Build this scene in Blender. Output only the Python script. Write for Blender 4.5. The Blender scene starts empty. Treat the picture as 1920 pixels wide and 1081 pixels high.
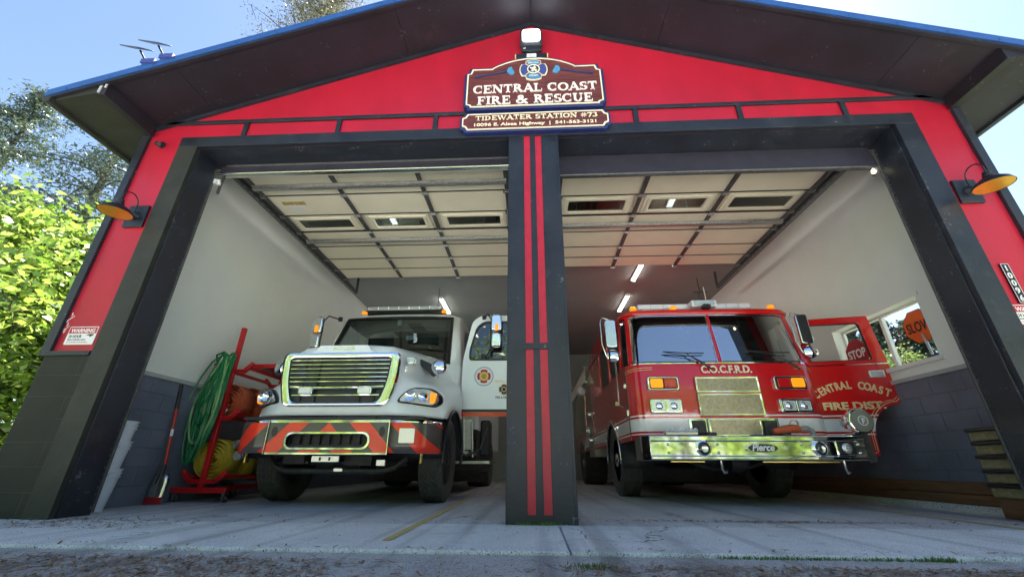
import bpy, bmesh, math, random
import numpy as np
from math import sin, cos, pi, radians, sqrt
from mathutils import Vector, Matrix
random.seed(7)
rng = np.random.default_rng(11)
C = bpy.context.scene.collection
SC = bpy.context.scene

# ------------------------------------------------------------------ camera, world, sun, exposure
cam = bpy.data.cameras.new('camera'); co = bpy.data.objects.new('camera', cam); C.objects.link(co)
YAW, PITCH, ROLL, FPX = -0.0501, 0.4113, 0.0041, 763.3
fw = Vector((sin(YAW)*cos(PITCH), cos(YAW)*cos(PITCH), sin(PITCH)))
rt = Vector((cos(YAW), -sin(YAW), 0)); up = rt.cross(fw)
r2 = rt*cos(ROLL)+up*sin(ROLL); u2 = -rt*sin(ROLL)+up*cos(ROLL)
mw = Matrix((r2, u2, -fw)).transposed().to_4x4(); mw.translation = (-0.058, -3.66, 0.419)
co.matrix_world = mw
cam.sensor_width = 36; cam.lens = FPX/1920*36; cam.clip_start = .05; cam.clip_end = 2000
SC.camera = co
SC.view_settings.view_transform = 'Standard'; SC.view_settings.look = 'None'
SC.view_settings.exposure = 2.6; SC.view_settings.gamma = 1
SUN_EL, SUN_AZ = radians(60), radians(24)        # azimuth from +y towards +x
w = bpy.data.worlds.new('World'); SC.world = w; w.use_nodes = True
nt = w.node_tree; nt.nodes.clear()
sky = nt.nodes.new('ShaderNodeTexSky'); sky.sky_type = 'NISHITA'; sky.sun_disc = False
sky.sun_elevation = SUN_EL; sky.sun_rotation = SUN_AZ
sky.air_density = 1.0; sky.dust_density = .7; sky.ozone_density = 1.5
bg = nt.nodes.new('ShaderNodeBackground'); bg.inputs['Strength'].default_value = .05
ou = nt.nodes.new('ShaderNodeOutputWorld')
nt.links.new(sky.outputs[0], bg.inputs[0]); nt.links.new(bg.outputs[0], ou.inputs[0])
sl = bpy.data.lights.new('sun', 'SUN'); sl.energy = 5.0; sl.angle = radians(.5); sl.color = (1, .95, .86)
so = bpy.data.objects.new('sun', sl); C.objects.link(so)
sd = Vector((sin(SUN_AZ)*cos(SUN_EL), cos(SUN_AZ)*cos(SUN_EL), sin(SUN_EL)))
so.rotation_euler = sd.to_track_quat('Z', 'Y').to_euler()
SC.cycles.max_bounces = 8; SC.cycles.transparent_max_bounces = 12; SC.cycles.use_denoising = True
SC.cycles.sample_clamp_indirect = 6; SC.cycles.caustics_reflective = False; SC.cycles.caustics_refractive = False

# ------------------------------------------------------------------ materials
def nodes(name):
    m = bpy.data.materials.new(name); m.use_nodes = True
    t = m.node_tree; b = t.nodes['Principled BSDF']; return m, t, b
def mth(t, op, a, b_=None, c_=None):
    n = t.nodes.new('ShaderNodeMath'); n.operation = op
    for i, v in enumerate((a, b_, c_)):
        if v is None: continue
        if hasattr(v, 'links') or hasattr(v, 'is_linked'): t.links.new(v, n.inputs[i])
        else: n.inputs[i].default_value = v
    return n.outputs[0]
def mat(name, col, rough=.5, metal=0, var=.0, vscale=6, bump=0, bscale=60, coat=0, spec=.5, emit=None, es=0, dirt=None, dscale=2, stretch=(1,1,1), rv=0, specks=None):
    m, t, b = nodes(name)
    N, L = t.nodes, t.links
    b.inputs['Base Color'].default_value = (*col, 1); b.inputs['Roughness'].default_value = rough
    b.inputs['Metallic'].default_value = metal; b.inputs['Specular IOR Level'].default_value = spec
    if coat: b.inputs['Coat Weight'].default_value = coat; b.inputs['Coat Roughness'].default_value = .04
    if emit: b.inputs['Emission Color'].default_value = (*emit, 1); b.inputs['Emission Strength'].default_value = es
    cur = None
    if var or bump or dirt:
        tc = N.new('ShaderNodeTexCoord'); mp = N.new('ShaderNodeMapping'); mp.inputs['Scale'].default_value = stretch
        L.new(tc.outputs['Object'], mp.inputs[0])
    if var:
        n = N.new('ShaderNodeTexNoise'); n.inputs['Scale'].default_value = vscale; n.inputs['Detail'].default_value = 6; n.inputs['Roughness'].default_value = .65
        L.new(mp.outputs[0], n.inputs[0])
        r = N.new('ShaderNodeMapRange'); r.inputs[1].default_value = .3; r.inputs[2].default_value = .7
        r.inputs[3].default_value = 1-var; r.inputs[4].default_value = 1+var; L.new(n.outputs['Fac'], r.inputs[0])
        x = N.new('ShaderNodeMix'); x.data_type = 'RGBA'; x.blend_type = 'MULTIPLY'; x.inputs[0].default_value = 1
        x.inputs[6].default_value = (*col, 1); L.new(r.outputs[0], x.inputs[7]); cur = x.outputs[2]
        L.new(cur, b.inputs['Base Color'])
        if rv:
            q = N.new('ShaderNodeMapRange'); q.inputs[1].default_value = .3; q.inputs[2].default_value = .7
            q.inputs[3].default_value = max(.02, rough-rv); q.inputs[4].default_value = min(1, rough+rv); L.new(n.outputs['Fac'], q.inputs[0]); L.new(q.outputs[0], b.inputs['Roughness'])
    if dirt:
        n2 = N.new('ShaderNodeTexNoise'); n2.inputs['Scale'].default_value = dscale; n2.inputs['Detail'].default_value = 10; n2.inputs['Roughness'].default_value = .75
        L.new(mp.outputs[0], n2.inputs[0])
        r2_ = N.new('ShaderNodeMapRange'); r2_.inputs[1].default_value = .56; r2_.inputs[2].default_value = .7; L.new(n2.outputs['Fac'], r2_.inputs[0])
        x2 = N.new('ShaderNodeMix'); x2.data_type = 'RGBA'; L.new(r2_.outputs[0], x2.inputs[0])
        if var: L.new(cur, x2.inputs[6])
        else: x2.inputs[6].default_value = (*col, 1)
        x2.inputs[7].default_value = (*dirt, 1); L.new(x2.outputs[2], b.inputs['Base Color']); cur = x2.outputs[2]
    if specks:
        n4 = N.new('ShaderNodeTexNoise'); n4.inputs['Scale'].default_value = 34; n4.inputs['Detail'].default_value = 1.5; L.new(mp.outputs[0], n4.inputs[0])
        n5 = N.new('ShaderNodeTexNoise'); n5.inputs['Scale'].default_value = 6; L.new(mp.outputs[0], n5.inputs[0])
        r4 = N.new('ShaderNodeMapRange'); r4.inputs[1].default_value = 1.30; r4.inputs[2].default_value = 1.34; L.new(mth(t, 'ADD', n4.outputs['Fac'], n5.outputs['Fac']), r4.inputs[0])
        x4 = N.new('ShaderNodeMix'); x4.data_type = 'RGBA'; L.new(r4.outputs[0], x4.inputs[0]); L.new(cur, x4.inputs[6]); x4.inputs[7].default_value = (*specks, 1); L.new(x4.outputs[2], b.inputs['Base Color'])
    if bump:
        n3 = N.new('ShaderNodeTexNoise'); n3.inputs['Scale'].default_value = bscale; n3.inputs['Detail'].default_value = 4
        L.new(mp.outputs[0], n3.inputs[0])
        bp = N.new('ShaderNodeBump'); bp.inputs['Strength'].default_value = bump; bp.inputs['Distance'].default_value = .01
        L.new(n3.outputs['Fac'], bp.inputs['Height']); L.new(bp.outputs[0], b.inputs['Normal'])
    return m
def glass(name, tint=(.5,.6,.58), refl=1.0, rough=.01, r0=.09):
    m = bpy.data.materials.new(name); m.use_nodes = True; t = m.node_tree; t.nodes.clear(); N, L = t.nodes, t.links
    o = N.new('ShaderNodeOutputMaterial'); tr = N.new('ShaderNodeBsdfTransparent'); tr.inputs[0].default_value = (*tint, 1)
    g = N.new('ShaderNodeBsdfGlossy'); g.inputs['Roughness'].default_value = rough; g.inputs[0].default_value = (refl, refl, refl, 1)
    ge = N.new('ShaderNodeNewGeometry'); dt = N.new('ShaderNodeVectorMath'); dt.operation = 'DOT_PRODUCT'; L.new(ge.outputs['Incoming'], dt.inputs[0]); L.new(ge.outputs['Normal'], dt.inputs[1])
    cs = mth(t, 'SUBTRACT', 1.0, mth(t, 'ABSOLUTE', dt.outputs['Value'])); fv = mth(t, 'ADD', r0, mth(t, 'MULTIPLY', mth(t, 'POWER', cs, 5.0), 1-r0)); mx = N.new('ShaderNodeMixShader')
    L.new(fv, mx.inputs[0]); L.new(tr.outputs[0], mx.inputs[1]); L.new(g.outputs[0], mx.inputs[2]); L.new(mx.outputs[0], o.inputs[0]); return m
def blocks(name, col, joint, bw=.4, bh=.2, axis='YZ', bump=.5, dirt=None, rough=.75):
    m, t, b = nodes(name); N, L = t.nodes, t.links
    tc = N.new('ShaderNodeTexCoord'); sp = N.new('ShaderNodeSeparateXYZ'); L.new(tc.outputs['Object'], sp.inputs[0])
    cb = N.new('ShaderNodeCombineXYZ'); L.new(sp.outputs['Y' if axis == 'YZ' else 'X'], cb.inputs[0]); L.new(sp.outputs['Z'], cb.inputs[1])
    br = N.new('ShaderNodeTexBrick'); br.inputs['Scale'].default_value = 1; br.inputs['Brick Width'].default_value = bw; br.inputs['Row Height'].default_value = bh
    br.inputs['Mortar Size'].default_value = .004; br.inputs['Mortar Smooth'].default_value = .6; br.inputs['Bias'].default_value = 0
    br.inputs['Color1'].default_value = (*col, 1); br.inputs['Color2'].default_value = (*[c*.9 for c in col], 1); br.inputs['Mortar'].default_value = (*joint, 1)
    L.new(cb.outputs[0], br.inputs[0])
    n = N.new('ShaderNodeTexNoise'); n.inputs['Scale'].default_value = 3; n.inputs['Detail'].default_value = 8; L.new(tc.outputs['Object'], n.inputs[0])
    r = N.new('ShaderNodeMapRange'); r.inputs[1].default_value = .3; r.inputs[2].default_value = .7; r.inputs[3].default_value = .75; r.inputs[4].default_value = 1.2; L.new(n.outputs['Fac'], r.inputs[0])
    x = N.new('ShaderNodeMix'); x.data_type = 'RGBA'; x.blend_type = 'MULTIPLY'; x.inputs[0].default_value = 1
    L.new(br.outputs['Color'], x.inputs[6]); L.new(r.outputs[0], x.inputs[7]); L.new(x.outputs[2], b.inputs['Base Color'])
    n2 = N.new('ShaderNodeTexNoise'); n2.inputs['Scale'].default_value = 80; L.new(tc.outputs['Object'], n2.inputs[0])
    h = mth(t, 'SUBTRACT', mth(t, 'MULTIPLY', n2.outputs['Fac'], .25), br.outputs['Fac'])
    bp = N.new('ShaderNodeBump'); bp.inputs['Strength'].default_value = bump; bp.inputs['Distance'].default_value = .008
    L.new(h, bp.inputs['Height']); L.new(bp.outputs[0], b.inputs['Normal']); b.inputs['Roughness'].default_value = rough
    return m
def concrete(name, col, spot=(.03,.03,.028), stain=(.1,.1,.1), fine=220, rough=.85, bump=.5):
    m, t, b = nodes(name); N, L = t.nodes, t.links
    tc = N.new('ShaderNodeTexCoord')
    def noise(s, d=8, r=.7, dist=0):
        n = N.new('ShaderNodeTexNoise'); n.inputs['Scale'].default_value = s; n.inputs['Detail'].default_value = d; n.inputs['Roughness'].default_value = r; n.inputs['Distortion'].default_value = dist
        L.new(tc.outputs['Object'], n.inputs[0]); return n.outputs['Fac']
    def mr(v, a, b_, c_=0, d=1):
        r = N.new('ShaderNodeMapRange'); r.inputs[1].default_value = a; r.inputs[2].default_value = b_; r.inputs[3].default_value = c_; r.inputs[4].default_value = d; L.new(v, r.inputs[0]); return r.outputs[0]
    def mix(f, a, b_):
        x = N.new('ShaderNodeMix'); x.data_type = 'RGBA'; L.new(f, x.inputs[0])
        for i, v in ((6, a), (7, b_)):
            if isinstance(v, tuple): x.inputs[i].default_value = (*v, 1)
            else: L.new(v, x.inputs[i])
        return x.outputs[2]
    base = mix(mr(noise(1.3, 8, .7, .5), .35, .65), tuple(c*.72 for c in col), tuple(min(1, c*1.15) for c in col))
    base = mix(mr(noise(fine, 3, .6), .42, .66), base, tuple(min(1, c*1.5) for c in col))
    base = mix(mr(noise(fine*.7+9, 2, .5), .60, .68), base, spot)
    base = mix(mr(noise(5, 10, .75, 1), .56, .72, 0, .8), base, stain)
    vd = N.new('ShaderNodeTexVoronoi'); vd.feature = 'DISTANCE_TO_EDGE'; vd.inputs['Scale'].default_value = .55
    wv = N.new('ShaderNodeVectorMath'); wv.operation = 'ADD'; nz_ = N.new('ShaderNodeTexNoise'); nz_.inputs['Scale'].default_value = 3; nz_.inputs['Detail'].default_value = 8
    L.new(tc.outputs['Object'], nz_.inputs[0]); sc_ = N.new('ShaderNodeVectorMath'); sc_.operation = 'SCALE'; sc_.inputs['Scale'].default_value = .35; L.new(nz_.outputs['Color'], sc_.inputs[0]); L.new(tc.outputs['Object'], wv.inputs[0]); L.new(sc_.outputs[0], wv.inputs[1]); L.new(wv.outputs[0], vd.inputs['Vector'])
    ck = mth(t, 'MULTIPLY', mth(t, 'LESS_THAN', vd.outputs['Distance'], .0022), mth(t, 'GREATER_THAN', noise(.9, 2), .56)); base = mix(ck, base, tuple(c*.35 for c in stain))
    # tyre streaks running into the bays
    mp_ = N.new('ShaderNodeMapping'); mp_.inputs['Scale'].default_value = (3.2, .12, 1); L.new(tc.outputs['Object'], mp_.inputs[0]); ns = N.new('ShaderNodeTexNoise'); ns.inputs['Scale'].default_value = 1.4; ns.inputs['Detail'].default_value = 7; L.new(mp_.outputs[0], ns.inputs[0])
    base = mix(mr(ns.outputs['Fac'], .50, .68, 0, .55), base, tuple(c*.55 for c in stain))
    L.new(base, b.inputs['Base Color']); b.inputs['Roughness'].default_value = rough
    bp = N.new('ShaderNodeBump'); bp.inputs['Strength'].default_value = bump; bp.inputs['Distance'].default_value = .006
    L.new(mth(t, 'ADD', noise(fine, 3), mth(t, 'MULTIPLY', noise(20), 1.5)), bp.inputs['Height']); L.new(bp.outputs[0], b.inputs['Normal'])
    return m
M = {}
M['red_wall'] = mat('red_wall', (.40,.010,.030), .40, var=.16, vscale=1.4, bump=.06, bscale=25, dirt=(.30,.014,.03), dscale=1.1, stretch=(1,1,.35))
M['black'] = mat('black_trim', (.015,.018,.027), .45, var=.4, vscale=3, bump=.2, bscale=40, dirt=(.040,.042,.050), dscale=4, rv=.12, specks=(.10,.10,.10))
M['soffit'] = mat('soffit', (.011,.009,.016), .6, var=.5, vscale=1.4, bump=.15, bscale=18, dirt=(.026,.022,.028), dscale=2.2, specks=(.055,.05,.055))
M['flare_olive'] = mat('flare_tinted_trim', (.021,.021,.016), .62, var=.35, vscale=4, bump=.3, bscale=50)  # black trim of the left side with the warm lens-flare tint painted in
M['blk_block'] = blocks('dark_block', (.019,.019,.012), (.055,.053,.042), .8, .2, 'XZ', .8)
M['int_block'] = blocks('blue_block', (.155,.175,.235), (.13,.145,.20), .4, .2, 'YZ', .9, rough=.45)
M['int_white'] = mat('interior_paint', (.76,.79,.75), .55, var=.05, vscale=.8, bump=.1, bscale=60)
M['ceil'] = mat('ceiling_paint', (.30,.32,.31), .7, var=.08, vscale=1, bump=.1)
M['ledge'] = mat('ledge_paint', (.42,.43,.43), .5, var=.1)
M['roofblue'] = mat('blue_metal', (.03,.10,.30), .35, metal=.3, var=.15, vscale=4)
M['redstripe'] = mat('red_stripe', (.42,.014,.035), .4, var=.15, vscale=10, dirt=(.3,.02,.02), dscale=30)
M['panel'] = mat('door_panel', (.84,.78,.58), .42, var=.05, vscale=2, bump=.08, bscale=30)
M['panel_edge'] = mat('door_rail', (.10,.10,.10), .45, metal=.5, var=.3, vscale=30)
M['galv'] = mat('galvanised', (.42,.42,.40), .38, metal=.8, var=.25, vscale=25)
M['darkdoor'] = mat('door_outside', (.035,.033,.05), .38, var=.2, vscale=6)
M['darkglass'] = mat('dark_glass', (.02,.02,.025), .06, spec=.6)
M['chrome'] = mat('chrome', (.86,.87,.88), .05, metal=1, var=.04, vscale=12)
M['chrome_r'] = mat('brushed', (.62,.62,.6), .22, metal=1, var=.1, vscale=40)
M['diamond'] = mat('diamond_plate', (.55,.52,.42), .3, metal=1, bump=.9, bscale=70)
M['truckred'] = mat('truck_red', (.62,.008,.010), .25, var=.06, vscale=3, coat=.9)
M['truckwhite'] = mat('truck_white', (.84,.90,.90), .26, var=.03, vscale=2, coat=.35)
M['rubber'] = mat('rubber', (.055,.055,.052), .78, var=.4, vscale=14, bump=.25, bscale=90, dirt=(.12,.115,.10), dscale=9)
M['plastic'] = mat('black_plastic', (.012,.012,.014), .4, var=.2)
M['under'] = mat('chassis_black', (.020,.020,.021), .6, var=.5, vscale=15, bump=.3)
M['white'] = mat('white_paint', (.78,.78,.76), .4)
M['cream'] = mat('cream_letters', (.86,.76,.55), .45, var=.08, vscale=20)
M['creamw'] = mat('pale_letters', (.86,.80,.74), .45, var=.06, vscale=30)
M['gold'] = mat('gold_paint', (.75,.52,.22), .4, var=.1, vscale=20)
M['goldleaf'] = mat('gold_leaf', (.80,.68,.36), .32, metal=.35, var=.15, vscale=40)
M['signwood'] = mat('sign_wood', (.125,.028,.024), .5, var=.55, vscale=9, stretch=(.35,1,7), bump=.5, bscale=9)
M['signblue'] = mat('sign_blue', (.015,.025,.11), .42, var=.2, vscale=12)
M['skyblue'] = mat('emblem_blue', (.07,.26,.46), .4, var=.2, vscale=30)
M['navy'] = mat('emblem_navy', (.05,.07,.25), .4, var=.2, vscale=30)
M['hosegreen'] = mat('green_hose', (.010,.16,.05), .35, var=.15, vscale=10)
M['hoselime'] = mat('pale_green_hose', (.25,.42,.16), .35)
M['hoseyel'] = mat('yellow_hose', (.50,.36,.025), .75, var=.25, vscale=30, bump=.6, bscale=160)
M['hoseora'] = mat('orange_hose', (.50,.10,.035), .75, var=.25, vscale=30, bump=.6, bscale=160)
M['cartred'] = mat('cart_red', (.52,.008,.012), .32, var=.12, vscale=8, coat=.3)
M['amber'] = mat('amber_lens', (.95,.30,.01), .12, emit=(1,.28,.01), es=.15)
M['redlens'] = mat('red_lens', (.60,.01,.015), .10, coat=1)
M['lens'] = mat('clear_lens', (.62,.64,.64), .10, metal=.6, bump=.5, bscale=80, coat=1)
M['clearglass'] = glass('clear_glass', (.94,.96,.95), r0=.03)
M['wsglass'] = glass('windscreen_glass', (.34,.42,.41), r0=.07)
M['ws2'] = glass('flat_windscreen_glass', (.34,.42,.41), r0=.5)
M['tintglass'] = glass('tinted_glass', (.25,.28,.29))
M['seat'] = mat('grey_upholstery', (.06,.07,.075), .8, var=.2)
M['cabin'] = mat('cabin_lining', (.10,.12,.125), .7, var=.2, vscale=3)
M['bucket'] = mat('white_plastic', (.70,.74,.80), .4, var=.03)
M['wood'] = mat('timber', (.14,.070,.032), .7, var=.45, vscale=5, stretch=(8,.6,8), bump=.4, bscale=20)
M['orange_s'] = mat('orange_sign', (.85,.12,.01), .5)
M['stopred'] = mat('stop_red', (.42,.012,.02), .45)
M['alu'] = mat('aluminium', (.6,.6,.6), .3, metal=.9)
M['tan'] = mat('tan_case', (.20,.17,.085), .65, var=.5, vscale=22, bump=.5, bscale=40)
M['brass'] = mat('brass', (.55,.38,.12), .3, metal=1)
M['copper'] = mat('lamp_inside', (.75,.34,.03), .32, metal=.55, var=.1)
M['brick_r'] = mat('siren_mesh', (.30,.31,.24), .4, metal=.5, bump=1, bscale=220)
M['yellow'] = mat('yellow_line', (.50,.38,.12), .8, var=.35, vscale=25, dirt=(.43,.43,.42), dscale=18)
M['asphalt'] = concrete('asphalt', (.40,.39,.38), fine=170, bump=.9)
M['slab'] = concrete('apron_concrete', (.62,.62,.605), stain=(.40,.395,.38), fine=150, bump=.8)
M['floor'] = concrete('floor_concrete', (.47,.485,.50), stain=(.25,.26,.265), fine=90, rough=.5, bump=.35)
M['dirt'] = mat('bark_litter', (.22,.15,.10), .9, var=.7, vscale=30)
M['moss'] = mat('grass', (.09,.16,.025), .8, var=.5, vscale=20)
M['pebble'] = mat('pebbles', (.45,.42,.38), .8, var=.4, vscale=8)
M['bark'] = mat('bark', (.075,.06,.045), .9, var=.5, vscale=12, bump=1, bscale=30)
M['emit'] = mat('tube_light', (.9,.9,.9), .4, emit=(1,.97,.88), es=3)
M['jamblit'] = mat('jamb_lamp_lens', (.9,.85,.7), .4, emit=(1,.9,.6), es=.5)
M['flood'] = mat('flood_led', (.9,.9,.9), .4, emit=(.92,.93,1), es=3)
def leafmat(name, c1, c2, trans=.45):
    m = bpy.data.materials.new(name); m.use_nodes = True; t = m.node_tree; t.nodes.clear(); N, L = t.nodes, t.links
    g = N.new('ShaderNodeNewGeometry'); cr = N.new('ShaderNodeValToRGB'); cr.color_ramp.elements[0].color = (*c1, 1); cr.color_ramp.elements[1].color = (*c2, 1)
    L.new(g.outputs['Random Per Island'], cr.inputs[0])
    d = N.new('ShaderNodeBsdfDiffuse'); L.new(cr.outputs[0], d.inputs[0]); tr = N.new('ShaderNodeBsdfTranslucent'); L.new(cr.outputs[0], tr.inputs[0])
    gl = N.new('ShaderNodeBsdfGlossy'); gl.inputs['Roughness'].default_value = .35
    mx = N.new('ShaderNodeMixShader'); mx.inputs[0].default_value = trans; L.new(d.outputs[0], mx.inputs[1]); L.new(tr.outputs[0], mx.inputs[2])
    m2 = N.new('ShaderNodeMixShader'); m2.inputs[0].default_value = .07; L.new(mx.outputs[0], m2.inputs[1]); L.new(gl.outputs[0], m2.inputs[2])
    o = N.new('ShaderNodeOutputMaterial'); L.new(m2.outputs[0], o.inputs[0]); return m
M['leaf'] = leafmat('maple_leaves', (.08,.18,.015), (.38,.48,.08))
M['needle'] = leafmat('cedar_leaves', (.04,.065,.05), (.11,.15,.07), .3)
M['needle2'] = leafmat('fir_leaves', (.035,.06,.05), (.09,.12,.07), .3)
M['fine'] = leafmat('fine_leaves', (.07,.075,.045), (.17,.16,.08), .35)
M['leaf2'] = leafmat('bush_leaves', (.08,.13,.03), (.20,.26,.08), .4)

# ------------------------------------------------------------------ mesh builder
class MB:
    def __init__(s): s.v = []; s.f = []; s.m = []
    def add(s, vs, fs, mi=0):
        o = len(s.v); s.v += [tuple(p) for p in vs]; s.f += [tuple(i+o for i in f) for f in fs]; s.m += [mi]*len(fs); return s
    def box(s, x0, x1, y0, y1, z0, z1, mi=0):
        vs = [(x, y, z) for x in (x0, x1) for y in (y0, y1) for z in (z0, z1)]
        return s.add(vs, [(0,1,3,2),(4,6,7,5),(0,4,5,1),(2,3,7,6),(0,2,6,4),(1,5,7,3)], mi)
    def obox(s, c, sx, sy, sz, R, mi=0):
        vs = [Vector(c)+R@Vector((x*sx/2, y*sy/2, z*sz/2)) for x in (-1, 1) for y in (-1, 1) for z in (-1, 1)]
        return s.add(vs, [(0,1,3,2),(4,6,7,5),(0,4,5,1),(2,3,7,6),(0,2,6,4),(1,5,7,3)], mi)
    def prism(s, poly, axis, a, b, mi=0):
        n = len(poly)
        def P(p, t): return {'y': (p[0], t, p[1]), 'x': (t, p[0], p[1]), 'z': (p[0], p[1], t)}[axis]
        vs = [P(p, a) for p in poly]+[P(p, b) for p in poly]
        fs = [tuple(range(n)), tuple(range(2*n-1, n-1, -1))]+[(i, i+n, (i+1) % n+n, (i+1) % n) for i in range(n)]
        return s.add(vs, fs, mi)
    def ring(s, outer, inner, axis, a, b, mi=0):
        n = len(outer)
        def P(p, t): return {'y': (p[0], t, p[1]), 'x': (t, p[0], p[1]), 'z': (p[0], p[1], t)}[axis]
        vs = [P(p, a) for p in outer]+[P(p, a) for p in inner]+[P(p, b) for p in outer]+[P(p, b) for p in inner]
        fs = []
        for i in range(n):
            j = (i+1) % n
            fs += [(i, j, n+j, n+i), (2*n+i, 3*n+i, 3*n+j, 2*n+j), (i, 2*n+i, 2*n+j, j), (n+i, n+j, 3*n+j, 3*n+i)]
        return s.add(vs, fs, mi)
    def tube(s, pts, r, n=8, mi=0, caps=True, closed=False):
        pts = [Vector(p) for p in pts]; k = len(pts); rr = r if isinstance(r, (list, tuple)) else [r]*k
        vs = []; pu = None
        for i, p in enumerate(pts):
            if closed: d = pts[(i+1) % k]-pts[i-1]
            else: d = pts[min(i+1, k-1)]-pts[max(i-1, 0)]
            if d.length < 1e-9: d = Vector((0, 0, 1))
            d.normalize()
            if pu is None: pu = Vector((0, 0, 1)) if abs(d.z) < .9 else Vector((1, 0, 0))
            u = (pu-d*pu.dot(d)); u.normalize(); pu = u; w_ = d.cross(u)
            for j in range(n): a = 2*pi*j/n; vs.append(p+(u*cos(a)+w_*sin(a))*rr[i])
        fs = []
        for i in range(k if closed else k-1):
            i2 = (i+1) % k
            for j in range(n): fs.append((i*n+j, i*n+(j+1) % n, i2*n+(j+1) % n, i2*n+j))
        if caps and not closed: fs += [tuple(range(n-1, -1, -1)), tuple((k-1)*n+j for j in range(n))]
        return s.add(vs, fs, mi)
    def lathe(s, prof, c, axis='z', n=24, mi=0, R=None):
        # prof: list of (radius, along)
        c = Vector(c); vs = []
        B = {'z': (Vector((1,0,0)), Vector((0,1,0)), Vector((0,0,1))), 'y': (Vector((1,0,0)), Vector((0,0,1)), Vector((0,1,0))), 'x': (Vector((0,1,0)), Vector((0,0,1)), Vector((1,0,0)))}[axis]
        for r, t in prof:
            for j in range(n):
                a = 2*pi*j/n; q = B[0]*cos(a)*r+B[1]*sin(a)*r+B[2]*t
                if R is not None: q = R@q
                vs.append(c+q)
        k = len(prof); fs = [(i*n+j, i*n+(j+1) % n, (i+1)*n+(j+1) % n, (i+1)*n+j) for i in range(k-1) for j in range(n)]
        if prof[0][0] > 1e-6: fs.append(tuple(range(n-1, -1, -1)))
        if prof[-1][0] > 1e-6: fs.append(tuple((k-1)*n+j for j in range(n)))
        return s.add(vs, fs, mi)
    def grid(s, rows, mi=0, closed=False):
        n = len(rows[0]); o = len(s.v); vs = [p for r in rows for p in r]
        fs = [(i*n+j, i*n+(j+1) % n, (i+1)*n+(j+1) % n, (i+1)*n+j) for i in range(len(rows)-1) for j in range(n if closed else n-1)]
        return s.add(vs, fs, mi)
    def build(s, name, m, parent=None, bevel=0, smooth=True, ang=35, seg=2, fix=True, sub=0, solid=0, loc=None, rot=None):
        me = bpy.data.meshes.new(name); me.from_pydata(s.v, [], s.f)
        for x in (m if isinstance(m, (list, tuple)) else [m]): me.materials.append(M[x] if isinstance(x, str) else x)
        if any(s.m): me.polygons.foreach_set('material_index', s.m)
        me.update()
        if fix and len(s.f) < 60000:
            bm = bmesh.new(); bm.from_mesh(me)
            bmesh.ops.recalc_face_normals(bm, faces=bm.faces); bm.to_mesh(me); bm.free()
        if smooth:
            me.polygons.foreach_set('use_smooth', [True]*len(me.polygons))
            me.set_sharp_from_angle(angle=radians(ang))
        o = bpy.data.objects.new(name, me); C.objects.link(o)
        if parent: o.parent = parent
        if loc: o.location = loc
        if rot: o.rotation_euler = rot
        if solid: q = o.modifiers.new('s', 'SOLIDIFY'); q.thickness = solid; q.offset = 0
        if bevel:
            q = o.modifiers.new('b', 'BEVEL'); q.width = bevel; q.segments = seg; q.limit_method = 'ANGLE'; q.angle_limit = radians(40); q.harden_normals = False
        if sub: q = o.modifiers.new('u', 'SUBSURF'); q.levels = q.render_levels = sub
        return o
def tag(o, label=None, cat=None, group=None, kind=None):
    if label: o['label'] = label
    if cat: o['category'] = cat
    if group: o['group'] = group
    if kind: o['kind'] = kind
    return o
def thing(name, label, cat, loc=(0,0,0), rz=0, group=None):
    o = bpy.data.objects.new(name, None); C.objects.link(o); o.location = loc; o.rotation_euler = (0, 0, rz); o.empty_display_size = .1
    return tag(o, label, cat, group)
def copy_tree(o, parent=None):
    c = o.copy(); C.objects.link(c); c.parent = parent
    for ch in list(o.children): copy_tree(ch, c)
    return c
def rrect(x0, x1, z0, z1, r, n=5):
    out = []
    for cx, cz, a0 in ((x1-r, z1-r, 0), (x0+r, z1-r, 90), (x0+r, z0+r, 180), (x1-r, z0+r, 270)):
        for i in range(n+1): a = radians(a0+90*i/n); out.append((cx+r*cos(a), cz+r*sin(a)))
    return out
def rpoly(pts, r, n=4):
    """rounded polygon; r per corner or one value"""
    out = []; k = len(pts)
    for i in range(k):
        p = Vector(pts[i]); a = Vector(pts[i-1]); b = Vector(pts[(i+1) % k]); rr = r[i] if isinstance(r, (list, tuple)) else r
        u = (a-p).normalized(); v = (b-p).normalized(); rr = min(rr, (a-p).length*.48, (b-p).length*.48)
        s0, s1 = p+u*rr, p+v*rr
        for j in range(n+1):
            t = j/n; q = s0*(1-t)**2+p*2*t*(1-t)+s1*t*t; out.append((q.x, q.y))
    return out
def circ(cx, cz, r, n=24, rz=None): return [(cx+r*cos(2*pi*i/n), cz+(rz or r)*sin(2*pi*i/n)) for i in range(n)]
def text(s, size, m, parent, loc, rot=(pi/2,0,0), name='lettering', ext=.003, bold=0, align='CENTER', shear=0, xs=1, space=1, width=None):
    cu = bpy.data.curves.new('t', 'FONT'); cu.body = s; cu.size = size; cu.extrude = ext; cu.offset = bold; cu.align_x = align; cu.shear = shear; cu.space_character = space; cu.resolution_u = 4
    o = bpy.data.objects.new('t', cu); C.objects.link(o); bpy.context.view_layer.update()
    dg = bpy.context.evaluated_depsgraph_get(); me = bpy.data.meshes.new_from_object(o.evaluated_get(dg))
    bpy.data.objects.remove(o); bpy.data.curves.remove(cu)
    if width:
        xsv = [v.co.x for v in me.vertices]; xs = width/(max(xsv)-min(xsv))
    for v in me.vertices: v.co.x *= xs
    me.materials.clear(); me.materials.append(M[m]); me.name = name
    q = bpy.data.objects.new(name, me); C.objects.link(q); q.parent = parent; q.location = loc; q.rotation_euler = rot
    return q
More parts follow.
